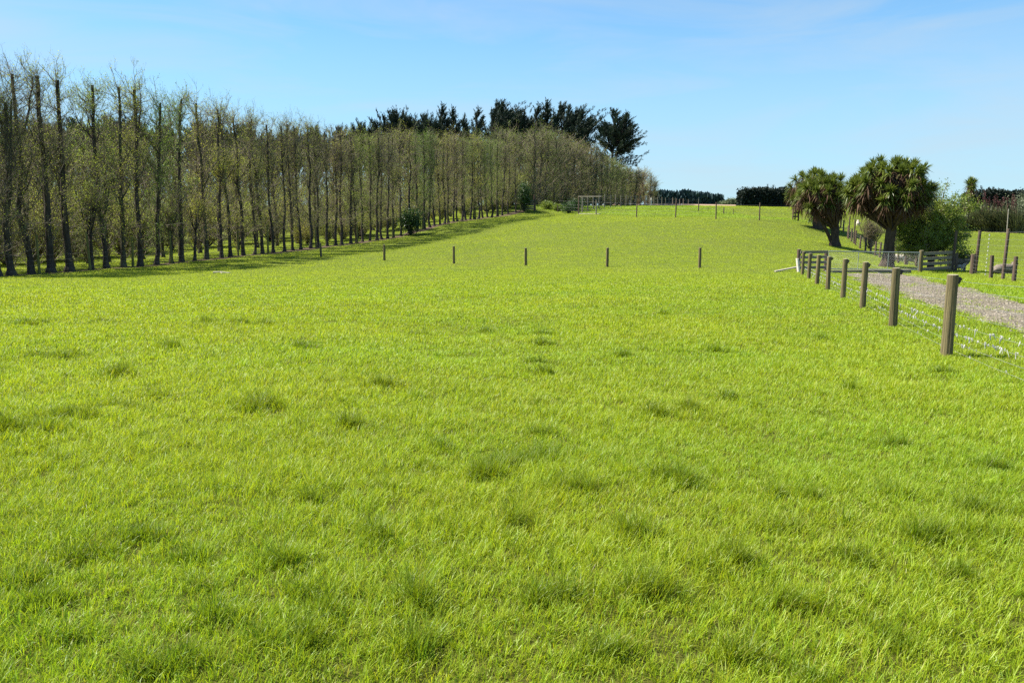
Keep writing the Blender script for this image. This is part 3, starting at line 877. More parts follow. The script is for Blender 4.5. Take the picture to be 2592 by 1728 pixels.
# ---------------------------------------------------------------- bushes
def leaf_cloud(rng, n, rad, zc, noise=.25, fill=.45, flat=0):
    d = unit(rng.normal(size=(n, 3)))
    r = rng.random(n) ** fill
    lump = 1 + noise * 2 * (fbm(d[:, 0] * 2.2 + 9, d[:, 1] * 2.2 + d[:, 2] * 1.7, int(rng.integers(999)), 3) - .5)
    p = d * (r * lump)[:, None] * np.array(rad)
    p[:, 2] += zc
    return p
def bush(name, base, rad, n, leaf, m, label, cat, seed, zc=None, stems=14, noise=.3, trunk_r=.06, group=None, clumps=40, part='foliage'):
    rng = np.random.default_rng(seed)
    rt = empty(name, base)
    zc = rad[2] if zc is None else zc
    T = MB(); C = MB()
    # clumps of leaves spread through the volume
    cc = leaf_cloud(rng, clumps, np.array(rad) * .8, zc, noise, .5)
    for k in range(stems):
        e = cc[k % len(cc)]
        s = np.linspace(0, 1, 6)[:, None]
        q = np.array([rng.normal() * .08, rng.normal() * .08, -.1]) * (1 - s) + e * s; q[:, 2] += np.sin(s[:, 0] * 3.14) * .15
        T.tubes(q[None], (trunk_r * (1 - .75 * s[:, 0]))[None], 5)
    per = n // clumps
    rr = min(rad) * .42
    pts_ = (cc[:, None] + rng.normal(size=(clumps, per, 3)) * rr * rng.uniform(.6, 1.2, (clumps, 1, 1)) * np.array([1, 1, .75])).reshape(-1, 3)
    pts_ = np.concatenate([pts_, leaf_cloud(rng, n // 3, rad, zc, noise, .3)])
    pts_[:, 2] = np.maximum(pts_[:, 2], .02 + .1 * rng.random(len(pts_)))
    C.leaves(pts_, rng.uniform(leaf * .6, leaf * 1.3, len(pts_)), rng)
    T.build('stem', [M_bark], rt); C.build(part, [m], rt)
    return tag(rt, label, cat, group)

b = place(1040, 588, 88.5)
bush('dark_bush', b, (1.35, 1.1, 1.5), 3600, .16, M_bush, 'dark green round bush standing at the foot of the bare trunks', 'bush', 11)
b = place(1326, 528, 121.5)
bush('evergreen_bush', b, (1.05, 1.1, 2.25), 3600, .18, M_bush, 'tall narrow evergreen bush beside the wooden gate in the belt gap', 'bush', 12, noise=.2)
for i, (u, Y, rx, rz_, lab) in enumerate([(1440, 121, 1.2, .85, 'dark low shrub left of the timber frame'), (1412, 124, 1.0, .5, 'small green shrub at the foot of the far belt'), (1458, 124, 1.3, 1.0, 'dark rounded shrub right behind the timber frame post'), (1385, 125, 1.2, .6, 'low rough shrub between the wooden gate and the frame')]):
    x = P(u, 530, Y)[0]
    bush('low_shrub', (x, Y, gz(x, Y)), (rx, .9, rz_), 1300, .16, M_bush if i in (0, 2) else M_willow, lab, 'shrub', 20 + i, group='low shrubs along the far belt')
b = place(2086, 566, 97)
bush('low_shrub', b, (2.0, 1.0, .62), 2200, .18, M_bush, 'low spreading shrub under the drooping cabbage tree', 'shrub', 25, noise=.4)
b = place(2354, 678, 54)
def big_bush(b):
    rng = np.random.default_rng(41)
    rt = empty('leafy_tree', b)
    T, C = MB(), MB()
    s = np.linspace(0, 1, 8)
    z = s * 2.4
    tp = np.stack([.05 * np.sin(z * 2), .04 * z, z - .1], 1)
    T.tubes(tp[None], (.24 * (1 - .4 * s))[None], 9)
    PT, RD = tp[None], (.2 * (1 - .4 * s))[None]
    l1, r1 = spawn(PT, RD, 30, (.3, 1), (1.8, 3.1), .62, 1.0, 6, .07, rng, fwd=.2, curve=.1, squash=(1.45, 1, 1))
    T.tubes(l1, r1, 5)
    l2, r2 = spawn(l1, r1, 9, (.25, 1), (.6, 1.25), .1, .9, 5, .025, rng, fwd=.6, curve=.05)
    C.tubes(l2, r2, 4, 0)
    up, ur = spawn(PT, RD, 9, (.85, 1), (2.6, 3.3), 1.6, .45, 6, .03, rng, fwd=.5, curve=.1); up[..., 0] += np.linspace(0, .5, 6)
    C.tubes(up, ur, 4, 0)
    l3, r3 = spawn(np.concatenate([l2, up[:, -5:]]), np.concatenate([r2, ur[:, -5:]]), 8, (.2, 1), (.25, .6), .05, .8, 4, .008, rng, fwd=.6)
    C.tubes(l3, r3, 3, 0)
    Q = l3.reshape(-1, 3)
    Q = np.repeat(Q, 5, 0) + rng.normal(size=(len(Q) * 5, 3)) * .11
    keep = Q[:, 2] > .75 + .25 * np.sin(Q[:, 0] * 3)
    Q = Q[keep]
    C.leaves(Q, rng.uniform(.08, .15, len(Q)), rng, 1)
    T.build('trunk', [M_bark], rt); C.build('crown', [M_twig, M_willow], rt)
    tag(rt, 'rounded green leafy tree with sparse top, behind the small rail panel', 'tree')
big_bush(b)
# bare brown shrub behind the back fence
b = place(2200, 632, 80)
def bare_shrub(b):
    rng = np.random.default_rng(51); rt = empty('bare_shrub', b); C = MB(); T = MB()
    st = np.zeros((16, 5, 3)); s = np.linspace(0, 1, 5)
    for k in range(16):
        a = rng.uniform(0, 6.28); L = rng.uniform(1.6, 2.9); sp_ = rng.uniform(.3, 1.4)
        st[k] = np.stack([np.cos(a) * sp_ * s ** .8, np.sin(a) * sp_ * s ** .8, L * s - .1], 1)
    sr = np.tile(np.linspace(.04, .012, 5), (16, 1)); T.tubes(st, sr, 5)
    b1, r1 = spawn(st, sr, 14, (.2, 1), (.5, 1.2), .2, .9, 4, .014, rng); C.tubes(b1, r1, 3)
    b2, r2 = spawn(b1, r1, 8, (.1, 1), (.25, .6), .1, .9, 3, .009, rng); C.tubes(b2, r2, 3)
    q = b2.reshape(-1, 3); C.leaves(q[::2], .07, rng, 1)
    T.build('stem', [M_bark], rt); C.build('crown', [M_twig, M_budbrown], rt)
    tag(rt, 'bare brown twiggy shrub behind the back fence, left of the big cabbage tree', 'shrub')
bare_shrub(b)

# flax row, pale round bush, hedges
def flax(base, h, w, n, label, seed, stalks=7):
    rng = np.random.default_rng(seed); rt = empty('flax_bush', base); stalks = (stalks + 1) // 2; C, K = MB(), MB()
    a = rng.uniform(0, 6.283, n); L = h * rng.uniform(.3, 1.05, n); sp_ = w * 1.15 * rng.random(n) ** .5
    s = np.linspace(0, 1, 6)
    bx = np.stack([np.cos(a) * w * .55 * rng.random(n), np.sin(a) * w * .55 * rng.random(n), np.zeros(n)], 1)
    d = np.stack([np.cos(a), np.sin(a)], 1)
    c = np.zeros((n, 6, 3))
    c[..., :2] = bx[:, None, :2] + d[:, None] * (sp_[:, None] * s ** 1.6)[..., None]
    c[..., 2] = L[:, None] * (s - .32 * s ** 3 * (sp_ / w)[:, None])
    side = np.stack([-d[:, 1], d[:, 0], np.zeros(n)], 1)[:, None] * (.055 * np.array([.7, 1, 1, .8, .5, .05]))[None, :, None]
    V = np.stack([c - side, c + side], 2)
    idx = np.arange(n * 12).reshape(n, 6, 2)
    q = np.stack([idx[:, :-1, 0], idx[:, :-1, 1], idx[:, 1:, 1], idx[:, 1:, 0]], -1).reshape(-1, 4)
    C.add(V.reshape(-1, 3), [q]); C.build('leaf_clump', [M_flax], rt)
    if stalks:
        for k in range(stalks):
            aa = rng.uniform(0, 6.28); o = rng.uniform(.1, .55) * w; hh = h * rng.uniform(.92, 1.16)
            s6 = np.linspace(0, 1, 6)
            p = np.stack([np.cos(aa) * o * s6, np.sin(aa) * o * s6, hh * s6], 1)
            K.tubes(p[None], np.full((1, 6), .025), 4)
            pp = p[3:][None]; t, tr = spawn(pp, np.full((1, 3), .03), 16, (.2, 1), (.15, .4), .5, .8, 3, .025, rng); K.tubes(t, tr, 3)
            K.leaves(t.reshape(-1, 3), .14, rng)
        K.build('flower_stalk', [M_flaxstalk], rt)
    tag(rt, label, 'flax bush', 'flax bushes along the paddock edge')
for i, (u, Y, h, w, lab, st) in enumerate([(2440, 106, 2.4, 1.5, 'flax bush half hidden by the leafy tree', 3), (2476, 105, 3.3, 1.6, 'flax bush under the slim lone cabbage tree', 8), (2500, 104, 3.2, 1.6, 'flax bush with a thick cluster of red stalks', 9),
      (2526, 103, 2.9, 1.5, 'flax bush with the tallest separate red stalk', 5), (2550, 102, 3.1, 1.5, 'olive flax bush beside the slim pale pole', 6), (2572, 101, 2.7, 1.4, 'flax bush under the pale round bush', 4), (2462, 109, 2.2, 1.6, 'dark flax bush behind the slim lone cabbage tree trunk', 1), (2514, 108, 2.5, 1.7, 'flax bush standing behind the red-stalked ones', 3), (2538, 107, 2.2, 1.6, 'low flax bush behind the slim pale pole', 2)]):
    x = P(u, 585, Y)[0]; flax((x, Y, gz(x, Y)), h * 1.3, w * 1.15, 420, lab, 60 + i, st)
b = place(2604, 588, 103)
bush('round_bush', b, (2.6, 2.2, 2.3), 7000, .17, M_pale_bush, 'pale grey-green round bush behind the flax at the right edge', 'bush', 71, zc=2.6, noise=.15, clumps=70)
p0, p1 = place(2549, 584, 100), P(2553, 529, 100)
m = MB(); s = np.linspace(0, 1, 5)[:, None]; m.tubes((np.zeros(3) * (1 - s) + (p1 - p0) * s)[None], np.full((1, 5), .055), 8, cap=True)
tag(m.build('slim_pole', [M_dead], None, p0), 'slim pale leaning pole in front of the flax', 'pole')

def hedge(name, u0, u1, v0, v1, Y, depth, label, seed, n=9000, spikes=14):
    rng = np.random.default_rng(seed)
    x0, x1 = P(u0, v0, Y)[0], P(u1, v0, Y)[0]
    zb = gz((x0 + x1) / 2, Y); H = P(u0, v1, Y)[2] - zb; Lx = x1 - x0
    rt = empty(name, (x0, Y, zb))
    C = MB(); T = MB()
    px = rng.uniform(0, Lx, n); pz = H * rng.random(n) ** .8; py = rng.uniform(0, depth, n)
    f = rng.random(n); py = np.where(f < .5, rng.normal(size=n) * .25, py); pz = np.where(f > .8, H * (.9 + .12 * rng.random(n)), pz)
    topn = .86 + .28 * fbm(px * .45, py * .2, seed, 3)
    pz *= topn
    ed = np.clip(np.minimum(px, Lx - px) / 1.6, 0, 1)
    pz = np.where(rng.random(n) < .9, pz * (.75 + .25 * ed), pz)
    C.leaves(np.stack([px, py, pz], 1), rng.uniform(.35, .75, n), rng, 0, .5)
    for k in range(spikes):
        x = rng.uniform(.3, Lx - .3); hh = rng.uniform(.5, 1.5); m_ = 26
        t = rng.random(m_)
        C.leaves(np.stack([x + rng.normal(size=m_) * .35 * (1 - t), depth * .3 + rng.normal(size=m_) * .3, H * .92 + hh * t], 1), .5, rng, 0, .3, dirs=np.tile([[.2, 0, 1.0]], (m_, 1)))
    k = max(3, int(Lx / 2.2))
    for i in range(k):
        x = (i + .5) * Lx / k
        T.tubes(np.array([[x, depth * .4, -.2], [x + .1, depth * .4, H * .5], [x, depth * .4, H * .85]])[None], np.array([[.28, .2, .06]]), 6)
    # close inner growth
    for i in range(k):
        x = (i + .5) * Lx / k
        c = np.stack([x + rng.normal(size=900) * Lx / k * .5, depth * .5 + rng.normal(size=900) * depth * .22, H * .84 * rng.random(900)], 1)
        c[:, 0] = np.clip(c[:, 0], .2, Lx - .2)
        C.leaves(c, .8, rng, 0, .7)
    T.build('trunk', [M_bark], rt); C.build('foliage', [M_hedge], rt)
    tag(rt, label, 'hedge')
hedge('conifer_hedge', 1874, 2085, 527, 478, 215, 4, 'long dark clipped conifer hedge left of the cabbage trees', 81)
hedge('conifer_hedge', 2452, 2680, 540, 484, 190, 4, 'dark conifer hedge behind the red-stalked flax', 82)
# far things
def treeline(name, segs, Y, m, label, seed, n):
    rng = np.random.default_rng(seed); C = MB()
    u = rng.uniform(segs[0][0], segs[-1][0], n)
    vt = np.interp(u, [s[0] for s in segs], [s[1] for s in segs]); vb = np.interp(u, [s[0] for s in segs], [s[2] for s in segs])
    cr = (fbm(u * .16, u * 0, seed, 3) - .5) * 7
    fr = rng.random(n)
    v = vb + (vt + cr - vb) * fr
    d_ = Y + rng.uniform(-12, 12, n)
    x = (u - CU) / F * d_ * .99; z = EYE + (HOR - v) / F * d_
    C.leaves(np.stack([x, d_, z], 1), rng.uniform(1.5, 3.6, n), rng, 0, .6, dirs=np.tile([[0, 0, .8]], (n, 1)))
    return tag(C.build(name, [m]), label, 'treeline', None, 'stuff')
M_far = mat('far_foliage', (.034, .062, .062), .8, .1, col2=(.022, .042, .045), scale=.05)
M_farpale = mat('far_pale_foliage', (.17, .20, .09), .8, .1, col2=(.11, .14, .08), scale=.05)
treeline('far_treeline', [(1640, 494, 520), (1680, 492, 520), (1720, 492, 520), (1770, 496, 520), (1825, 503, 520)], 520, M_far, 'distant dark pine plantation on the skyline', 5, 5200)
for i, (u, vt, w) in enumerate(((1838, 507, 4.5), (1853, 503, 4.0), (1868, 508, 4.5))):
    Y = 380; x = P(u, 520, Y)[0]; z = gz(x, Y); h = P(u, vt, Y)[2] - z
    bush('pale_willow', (x, Y, z), (w * .75, 3, h / 2), 1500, .55, M_farpale, ['pale willow touching the end of the distant plantation', 'tallest of the pale willows on the skyline', 'pale willow beside the dark clipped hedge'][i], 'tree', 90 + i, group='pale willows on the skyline', noise=.5, trunk_r=.2, part='crown')

# ---------------------------------------------------------------- cabbage trees
def sword_leaves(MBo, base, dirs, L, wdt, droop, rng, mi):
    n = len(base)
    s = np.linspace(0, 1, 4)
    c = base[:, None] + dirs[:, None] * (L[:, None] * s)[..., None]
    c[..., 2] -= (L * droop)[:, None] * s ** 2
    side = unit(np.cross(dirs, np.array([0, 0, 1.0]) + rng.normal(size=(n, 3)) * .3))[:, None] * (wdt * np.array([.7, 1, .75, .05]))[None, :, None]
    V = np.stack([c - side, c + side], 2)
    idx = np.arange(n * 8).reshape(n, 4, 2)
    MBo.add(V.reshape(-1, 3), [np.stack([idx[:, :-1, 0], idx[:, :-1, 1], idx[:, 1:, 1], idx[:, 1:, 0]], -1).reshape(-1, 4)], mi)
def cabbage_tree(base, heads, fork_z, r0, label, seed, leafL=.72, trunk_path=None, per=95, extra=None, skirt_len=.8, flare=1.55):
    """heads: list of (x,y,z) tips of the branches relative to the base"""
    rng = np.random.default_rng(seed); rt = empty('cabbage_tree', base)
    T, G, D = MB(), MB(), MB()
    zz = np.array([-.2, .1, .35, .8, fork_z * .6, fork_z, fork_z + .25]); 
    xo = np.interp(zz, [0, fork_z], [0, trunk_path or 0.0])
    T.tubes(np.stack([xo + rng.normal(size=7) * .015, rng.normal(size=7) * .015, zz], 1)[None], (r0 * np.array([flare * 1.15, flare, flare * .82, 1.08, .98, 1.0, .8]))[None], 12, cap=True)
    if extra is not None:
        for e, r in extra:
            e = np.array(e, float); T.tubes(e[None], np.linspace(r * 1.3, r, len(e))[None], 8)
    heads = np.array(heads, float)
    for h in heads:
        z0 = fork_z * rng.uniform(.85, 1.1)
        b = np.array([np.interp(z0, zz, xo) + rng.normal() * .05, rng.normal() * .05, z0])
        s = np.linspace(0, 1, 7)[:, None]
        mid = b * (1 - s) + h * s
        mid[:, 2] += np.sin(s[:, 0] * 3.14) * -.12 * np.linalg.norm(h[:2] - b[:2])
        T.tubes(mid[None], (np.linspace(.5, .26, 7) * r0)[None] * rng.uniform(.55, .8), 7)
        ax = unit((h - b) * np.array([1, 1, .6]) + np.array([0, 0, .9]))
        n = per
        d = unit(rng.normal(size=(n, 3)) + ax * 1.15)
        up = d @ ax
        d = unit(d + ax * .25); 
        L = leafL * rng.uniform(.75, 1.1, n)
        sword_leaves(G, h + ax * rng.uniform(-.12, .15, (n, 1)), d, L, .032, np.where(d[:, 2] < .15, .45, .10), rng, 0)
        n2 = int(per * .4)
        d2 = unit(rng.normal(size=(n2, 3)) * np.array([1, 1, .5]) + np.array([0, 0, -.75]))
        sword_leaves(D, h - ax * rng.uniform(.05, .45, (n2, 1)), d2, skirt_len * rng.uniform(.6, 1.1, n2), .034, np.full(n2, .5), rng, 0)
    T.build('trunk', [M_cabbark], rt, smooth=True); G.build('crown', [M_cab], rt); D.build('dead_leaf_skirt', [M_cabdead], rt)
    tag(rt, label, 'cabbage tree', 'cabbage trees by the gate')
def dome(rng, n, c, rad, zmin=-.35, inner=.25):
    out = []
    while len(out) < n:
        d = rng.normal(size=3); d /= np.linalg.norm(d)
        if d[2] < zmin: continue
        r = 1 if rng.random() > inner else rng.uniform(.55, .9)
        p = np.array(c) + d * np.array(rad) * r * rng.uniform(.86, 1.08)
        if all(np.linalg.norm(p - q) > .42 * min(rad) * .62 for q in out) or rng.random() < .04: out.append(p)
    return out
b = place(2245, 676, 52)
cabbage_tree(b, dome(np.random.default_rng(3), 84, (-.02, 0, 4.55), (2.35, 2.2, 1.8), -.5), 2.55, .31, 'big round-headed cabbage tree right behind the metal gate', 101, per=100, trunk_path=.1, leafL=.62)
b = place(2112, 620, 76)
hd = dome(np.random.default_rng(8), 46, (-1.15, 0, 4.4), (2.1, 1.8, 1.75), -.75)
cabbage_tree(b, hd, 1.6, .36, 'drooping cabbage tree with a slanting second stem, between the two others', 102, leafL=.78, per=95,
             extra=[([(-.15, 0, 0), (-.55, 0, .9), (-1.3, 0, 2.3), (-1.7, 0, 3.3)], .13), ([(0, 0, .5), (-.25, .1, 2.0), (-.6, .1, 3.6)], .17)], skirt_len=1.1)
b = place(2070, 578, 93)
cabbage_tree(b, dome(np.random.default_rng(9), 38, (-1.2, 0, 4.2), (2.2, 1.8, 1.9), -.8), 1.6, .55, 'far cabbage tree with a thick stump-like trunk and hanging skirts', 103, leafL=.85, per=85, skirt_len=1.3, flare=1.25)
b = place(2451, 560, 112)
cabbage_tree(b, [(.05, 0, 5.9), (-.35, .1, 6.1), (.4, .1, 6.2), (0, .2, 6.5), (.15, -.2, 5.5), (-.1, -.2, 5.4)], 4.6, .17, 'slim lone cabbage tree with one small head above the flax', 104, leafL=.8, per=110, skirt_len=1.0)

# ---------------------------------------------------------------- fences
def post_mesh(MBo, c, h, r, rng, sides=14, lean=(0, 0), square=False, sink=.25):
    """a round or half-round fence post with a sawn top and slight irregularity"""
    zz = np.array([-sink, 0, h * .25, h * .5, h * .75, h - .012, h])
    rr = r * np.array([1.05, 1.04, 1.0, .985, .97, .96, .9])
    th = np.arange(sides) * 2 * np.pi / sides + rng.uniform(0, 1)
    sh = 1 + .05 * np.sin(th * 2 + rng.uniform(0, 6)) + .03 * np.sin(th * 5 + rng.uniform(0, 6))
    if square: sh = np.minimum(1 / np.maximum(np.abs(np.cos(th)), np.abs(np.sin(th))), 1.28) * .9
    V = []
    for k, z in enumerate(zz):
        off = np.array([lean[0], lean[1]]) * z / h
        V.append(np.stack([c[0] + off[0] + rr[k] * sh * np.cos(th), c[1] + off[1] + rr[k] * sh * np.sin(th), np.full(sides, c[2] + z)], 1))
    V = np.concatenate(V)
    i = np.arange(len(zz) * sides).reshape(len(zz), sides)
    q = np.stack([i[:-1], np.roll(i[:-1], -1, 1), np.roll(i[1:], -1, 1), i[1:]], -1).reshape(-1, 4)
    MBo.add(V, [q], 0)
    MBo.add(V[-sides:], [np.arange(sides)[None]], 1)
def build_post(c, h, r, rng, mats, parent=None, name='post', loc=None, **k):
    m = MB(); post_mesh(m, c, h, r, rng, **k); return m.build(name, mats, parent, loc)

rng = np.random.default_rng(61)
# A: the near netting fence
NF = [(2395, 900, 11.6, 695), (2260, 825, 16.2, 678), (2183, 780, 20.3, 663), (2133, 755, 24.2, 655), (2095, 732, 28.5, 649), (2068, 717, 33, 645), (2047, 705, 36.8, 641), (2031, 696, 41.5, 637)]
np_ = [place(u, v, Y) for u, v, Y, t in NF]
hts = [P(u, t, Y)[2] - p[2] for (u, v, Y, t), p in zip(NF, np_)]
first = np_[0] - np.array([fd[0], fd[1], 0]) * 4.35; first[2] = gz(first[0], first[1])
np_ = [first] + np_; hts = [1.16] + hts
fA = empty('netting_fence', np_[0])
tag(fA, 'near wire netting fence with thick wooden posts and black insulators along the gravel drive', 'fence')
O = np_[0]
for p, h in zip(np_, hts):
    ps = build_post(p - O, h, .077, rng, [M_post, M_postcap], fA, lean=(rng.normal() * .012, rng.normal() * .012))
    m = MB()
    c = p - O + np.array([.085, 0, h - .07])
    m.box(c, (.05, .05, .075)); m.tubes(np.array([c + [0, 0, -.0], c + [.05, 0, .005]])[None], np.array([[.022, .014]]), 8, cap=True)
    m.box(c + np.array([.0, 0, -.045]), (.03, .035, .03))
    m.build('insulator', [M_black], ps)
side = np.array([nrm[0], nrm[1], 0]) * .082
def fence_wires(nodes, heights, r, parent, O, m=M_wire, name='wire', off=np.zeros(3), sag=.012):
    for hgt in heights:
        pl_ = []
        for a, b in zip(nodes[:-1], nodes[1:]):
            for t in np.linspace(0, 1, 6)[:-1]:
                q = a * (1 - t) + b * t - O + off; q = q + np.array([0, 0, hgt - sag * 4 * t * (1 - t)]); pl_.append(q)
        pl_.append(nodes[-1] - O + off + np.array([0, 0, hgt]))
        pl_ = np.array(pl_)
        mm = MB(); mm.tubes(pl_[None], np.full((1, len(pl_)), r), 4); mm.build(name, [m], parent)
NETH = [.10, .22, .34, .47, .62, .78, .96]
fence_wires(np_, [1.075], .0022, fA, O, off=np.array([.13, 0, 0]))
fence_wires(np_, NETH, .0018, fA, O, off=side)
m = MB()
STP = []
for a, b in zip(np_[:-1], np_[1:]):
    L = np.linalg.norm(b - a); k = int(L / .3)
    for t in (np.arange(k) + .5) / k:
        q = a * (1 - t) + b * t - O + side
        zz = np.array(NETH)
        jx = rng.normal(size=(len(zz), 2)) * .006
        STP.append(np.stack([q[0] + jx[:, 0], q[1] + jx[:, 1], q[2] + zz], 1))
m.tubes(np.array(STP), np.full((len(STP), len(NETH)), .0012), 3)
m.build('netting_stays', [M_wire], fA)
# snagged wool on its lower wires
wv = MB()
for a, b in zip(np_[:-1], np_[1:]):
    n = 40
    for hgt, frac in ((.34, 1.0), (.47, .7), (.22, .22), (.10, .1), (.62, .05)):
        k = int(n * frac * rng.uniform(.45, 1.1))
        t = rng.random(k); t = np.where(rng.random(k) < .5, np.round(t * 14) / 14, t)
        pp = a[None] * (1 - t)[:, None] + b[None] * t[:, None] + side + np.stack([rng.normal(size=k) * .008, rng.normal(size=k) * .01, np.full(k, hgt)], 1)
        Lw = .015 + .09 * rng.random(k) ** 2.4
        s = np.linspace(0, 1, 4)
        q = pp[:, None] + np.stack([rng.normal(size=(k, 1)) * .3 * Lw[:, None] * s, rng.normal(size=(k, 1)) * .3 * Lw[:, None] * s, .012 - Lw[:, None] * s], -1)
        q += rng.normal(size=q.shape) * .004
        wv.tubes(q, (rng.uniform(.003, .010, k)[:, None] * np.array([1, 1.1, .8, .3])), 5)
tag(wv.build('snagged_wool', [M_wool]), 'scraps of white wool snagged along the low wires of the netting fence', 'wool', None, 'stuff')

# mid-field posts
for i, (u, v, Y, t) in enumerate([(813, 653, 62, 615), (973, 659, 59, 619), (1149, 668, 56, 623), (1331, 671, 53.2, 627.5), (1537, 674, 50.4, 627), (1771, 677, 47.5, 626.5)]):
    p = place(u, v, Y)
    o = build_post(np.zeros(3), P(u, t, Y)[2] - p[2], .085, rng, [M_post, M_postcap], None, 'fence_post', p, lean=(rng.normal() * .02, 0))
    w = ['post nearest the tree belt', 'second post out from the tree belt', 'third post out from the tree belt', 'fourth post, in the middle of the paddock', 'fifth post, second nearest to the drive', 'sixth post, nearest to the gravel drive']
    tag(o, 'lone wooden ' + w[i] + ', in the row across the paddock', 'post', 'posts in a row across the paddock')

# posts and wires along the belt
fB = empty('post_fence', place(-60, 704, 45)); Ob = np.array(fB.location)
tag(fB, 'fence of tall mossy posts threaded along the foot of the bare tree belt', 'fence')
nodes = []
for u in (-60, 100, 229, 337, 434, 603, 679, 800, 905, 994, 1070, 1133, 1204, 1262, 1318):
    Y = float(row_Y(u)) - .5
    p = place(u, float(row_v(u)) + 1, Y); nodes.append(p)
    build_post(p - Ob, 2.25 if u not in (603, 337) else 2.0, .075, rng, [M_mosspost, M_mosspost], fB, lean=(-.1 if u == 229 else rng.normal() * .02, 0))
fence_wires(nodes, [.25, .5, .8, 1.1], .003, fB, Ob)
for i, (u, v, Y, h) in enumerate(((52, 691, 49, 1.35), (466, 662, 63, 1.3), (838, 625, 74, 1.4))):
    p = place(u, v, Y)

# far thin fence
ff = [(1412, 538, 122, 519), (1611, 549.5, 108, 514), (1710, 552, 100, 511), (1812, 555, 97, 512), (1922, 557, 95, 513), (2006, 558, 99, 517)]
fC = empty('wire_fence', place(*ff[0][:3])); Oc = np.array(fC.location); nodes = []
tag(fC, 'thin-posted wire fence crossing the rise at the far side of the paddock', 'fence')
for u, v, Y, t in ff[:-1]:
    p = place(u, v, Y); nodes.append(p)
    build_post(p - Oc, P(u, t, Y)[2] - p[2], .075, rng, [M_darkpost, M_darkpost], fC, lean=(rng.normal() * .03, 0))
nodes.append(place(2006, 558, 99))
fence_wires(nodes, [.4, .8, 1.2, 1.7], .004, fC, Oc)
# H-shaped strainer
c0 = place(2013, 558, 99); fD = empty('strainer_frame', c0)
tag(fD, 'dark three-post timber strainer frame with two cross rails beside the cabbage trees', 'fence')
sc_ = 99 / F
for dx in (-6.5, -1, 7.5):
    build_post(np.array([dx * sc_, 0, 0]), 2.35, .085, rng, [M_darkpost, M_darkpost], fD)
for v in (539.5, 549):
    m = MB(); m.box((.5 * sc_, -.1, (558 - v) * sc_), (15 * sc_, .06, .16)); m.build('rail', [M_darkpost], fD)

# frame with a pale top bar
p = place(1465, 538, 118); q = place(1509, 542, 115)
fE = empty('timber_frame', p); Oe = p
tag(fE, 'timber frame with a pale pipe across its top standing on the far rise', 'frame')
hE = P(1465, 497, 118)[2] - p[2]
build_post(np.zeros(3), hE, .11, rng, [M_darkpost, M_darkpost], fE); build_post(q - Oe, hE * .78, .08, rng, [M_rail, M_rail], fE)
e = P(1522, 497.5, 116.5) - Oe
m = MB(); m.tubes(np.array([[-.12, -.1, hE - .03], e + np.array([0, -.1, 0])])[None], np.array([[.04, .04]]), 8, cap=True); m.build('top_bar', [M_dead], fE)
m = MB(); m.tubes(np.array([[0, -.15, .08], q - Oe + np.array([.6, -.15, .06])])[None], np.array([[.05, .05]]), 8, cap=True); m.build('bottom_bar', [M_dead], fE)
m = MB(); m.tubes(np.array([[.3, -.05, .1], [.45, -.05, hE - .1]])[None], np.array([[.03, .03]]), 6); m.build('brace', [M_dead], fE)

# posts along the far belt
fF = empty('wire_fence', place(1470, 533, 124)); Of = np.array(fF.location); nodes = []
tag(fF, 'long line of grey posts running away along the foot of the far belt', 'fence')
for i, (u, Y) in enumerate([(1474, 122), (1488, 125), (1502, 128), (1516, 132), (1530, 136), (1545, 140), (1558, 145), (1571, 150), (1584, 155), (1597, 161), (1609, 167), (1621, 173), (1633, 180), (1644, 187), (1655, 194), (1665, 201), (1675, 209), (1684, 217), (1693, 225), (1702, 233), (1711, 241), (1720, 250), (1729, 259), (1742, 266), (1768, 272)]):
    x = P(u, 527, Y)[0]; p = np.array([x, Y, gz(x, Y)]); nodes.append(p)
    build_post(p - Of, 2.1 + rng.normal() * .1, .09, rng, [M_rail, M_rail], fF, sides=8, lean=(rng.normal() * .04, 0))
fence_wires(nodes, [.5, 1.0, 1.5, 1.9], .006, fF, Of)
o = empty('marker_post', place(1648, 528, 178)); m = MB(); m.tubes(np.array([[0, 0, -.1], [0, 0, 1.3]])[None], np.array([[.13, .13]]), 8, cap=True); m.build('post', [M_gate], o)
m = MB(); m.tubes(np.array([[0, 0, 1.3], [0, 0, 1.75]])[None], np.array([[.16, .12]]), 8, cap=True); m.build('cap', [M_white], o)
tag(o, 'white-capped marker post in front of the far belt fence', 'post')
# wooden gate in the belt gap
g0 = place(1326, 531, 122.5); fG = empty('wooden_gate', g0); k_ = 122.5 / F
tag(fG, 'small slatted wooden gate in the gap beside the tall evergreen bush', 'gate')
build_post(np.array([27 * k_, 0, 0]), 2.2, .16, rng, [M_darkpost, M_darkpost], fG)
build_post(np.array([-2 * k_, 0, 0]), 1.5, .09, rng, [M_darkpost, M_darkpost], fG)
for i in range(5):
    m = MB(); m.box((12 * k_, -.12, .18 + i * .29), (26 * k_, .04, .17)); m.build('rail', [M_rail], fG)
# small posts behind the far thin fence
for i, (u, v, Y, h) in enumerate(((1768, 533, 132, 1.15), (1792, 533, 131, .7), (1832, 534, 128, .95), (1857, 535, 127, .95))):
    p = place(u, v, Y); o = build_post(np.zeros(3), h, .08 if i in (0, 2) else .045, rng, [M_darkpost, M_darkpost], None, 'fence_post', p)
    tag(o, ['thick short post behind the far fence, left of its fourth post', 'thin stub behind the far fence', 'short post right of the fourth post of the far fence', 'thin short stake beyond the far fence, near the dark hedge'][i], 'post', 'short posts beyond the far fence')

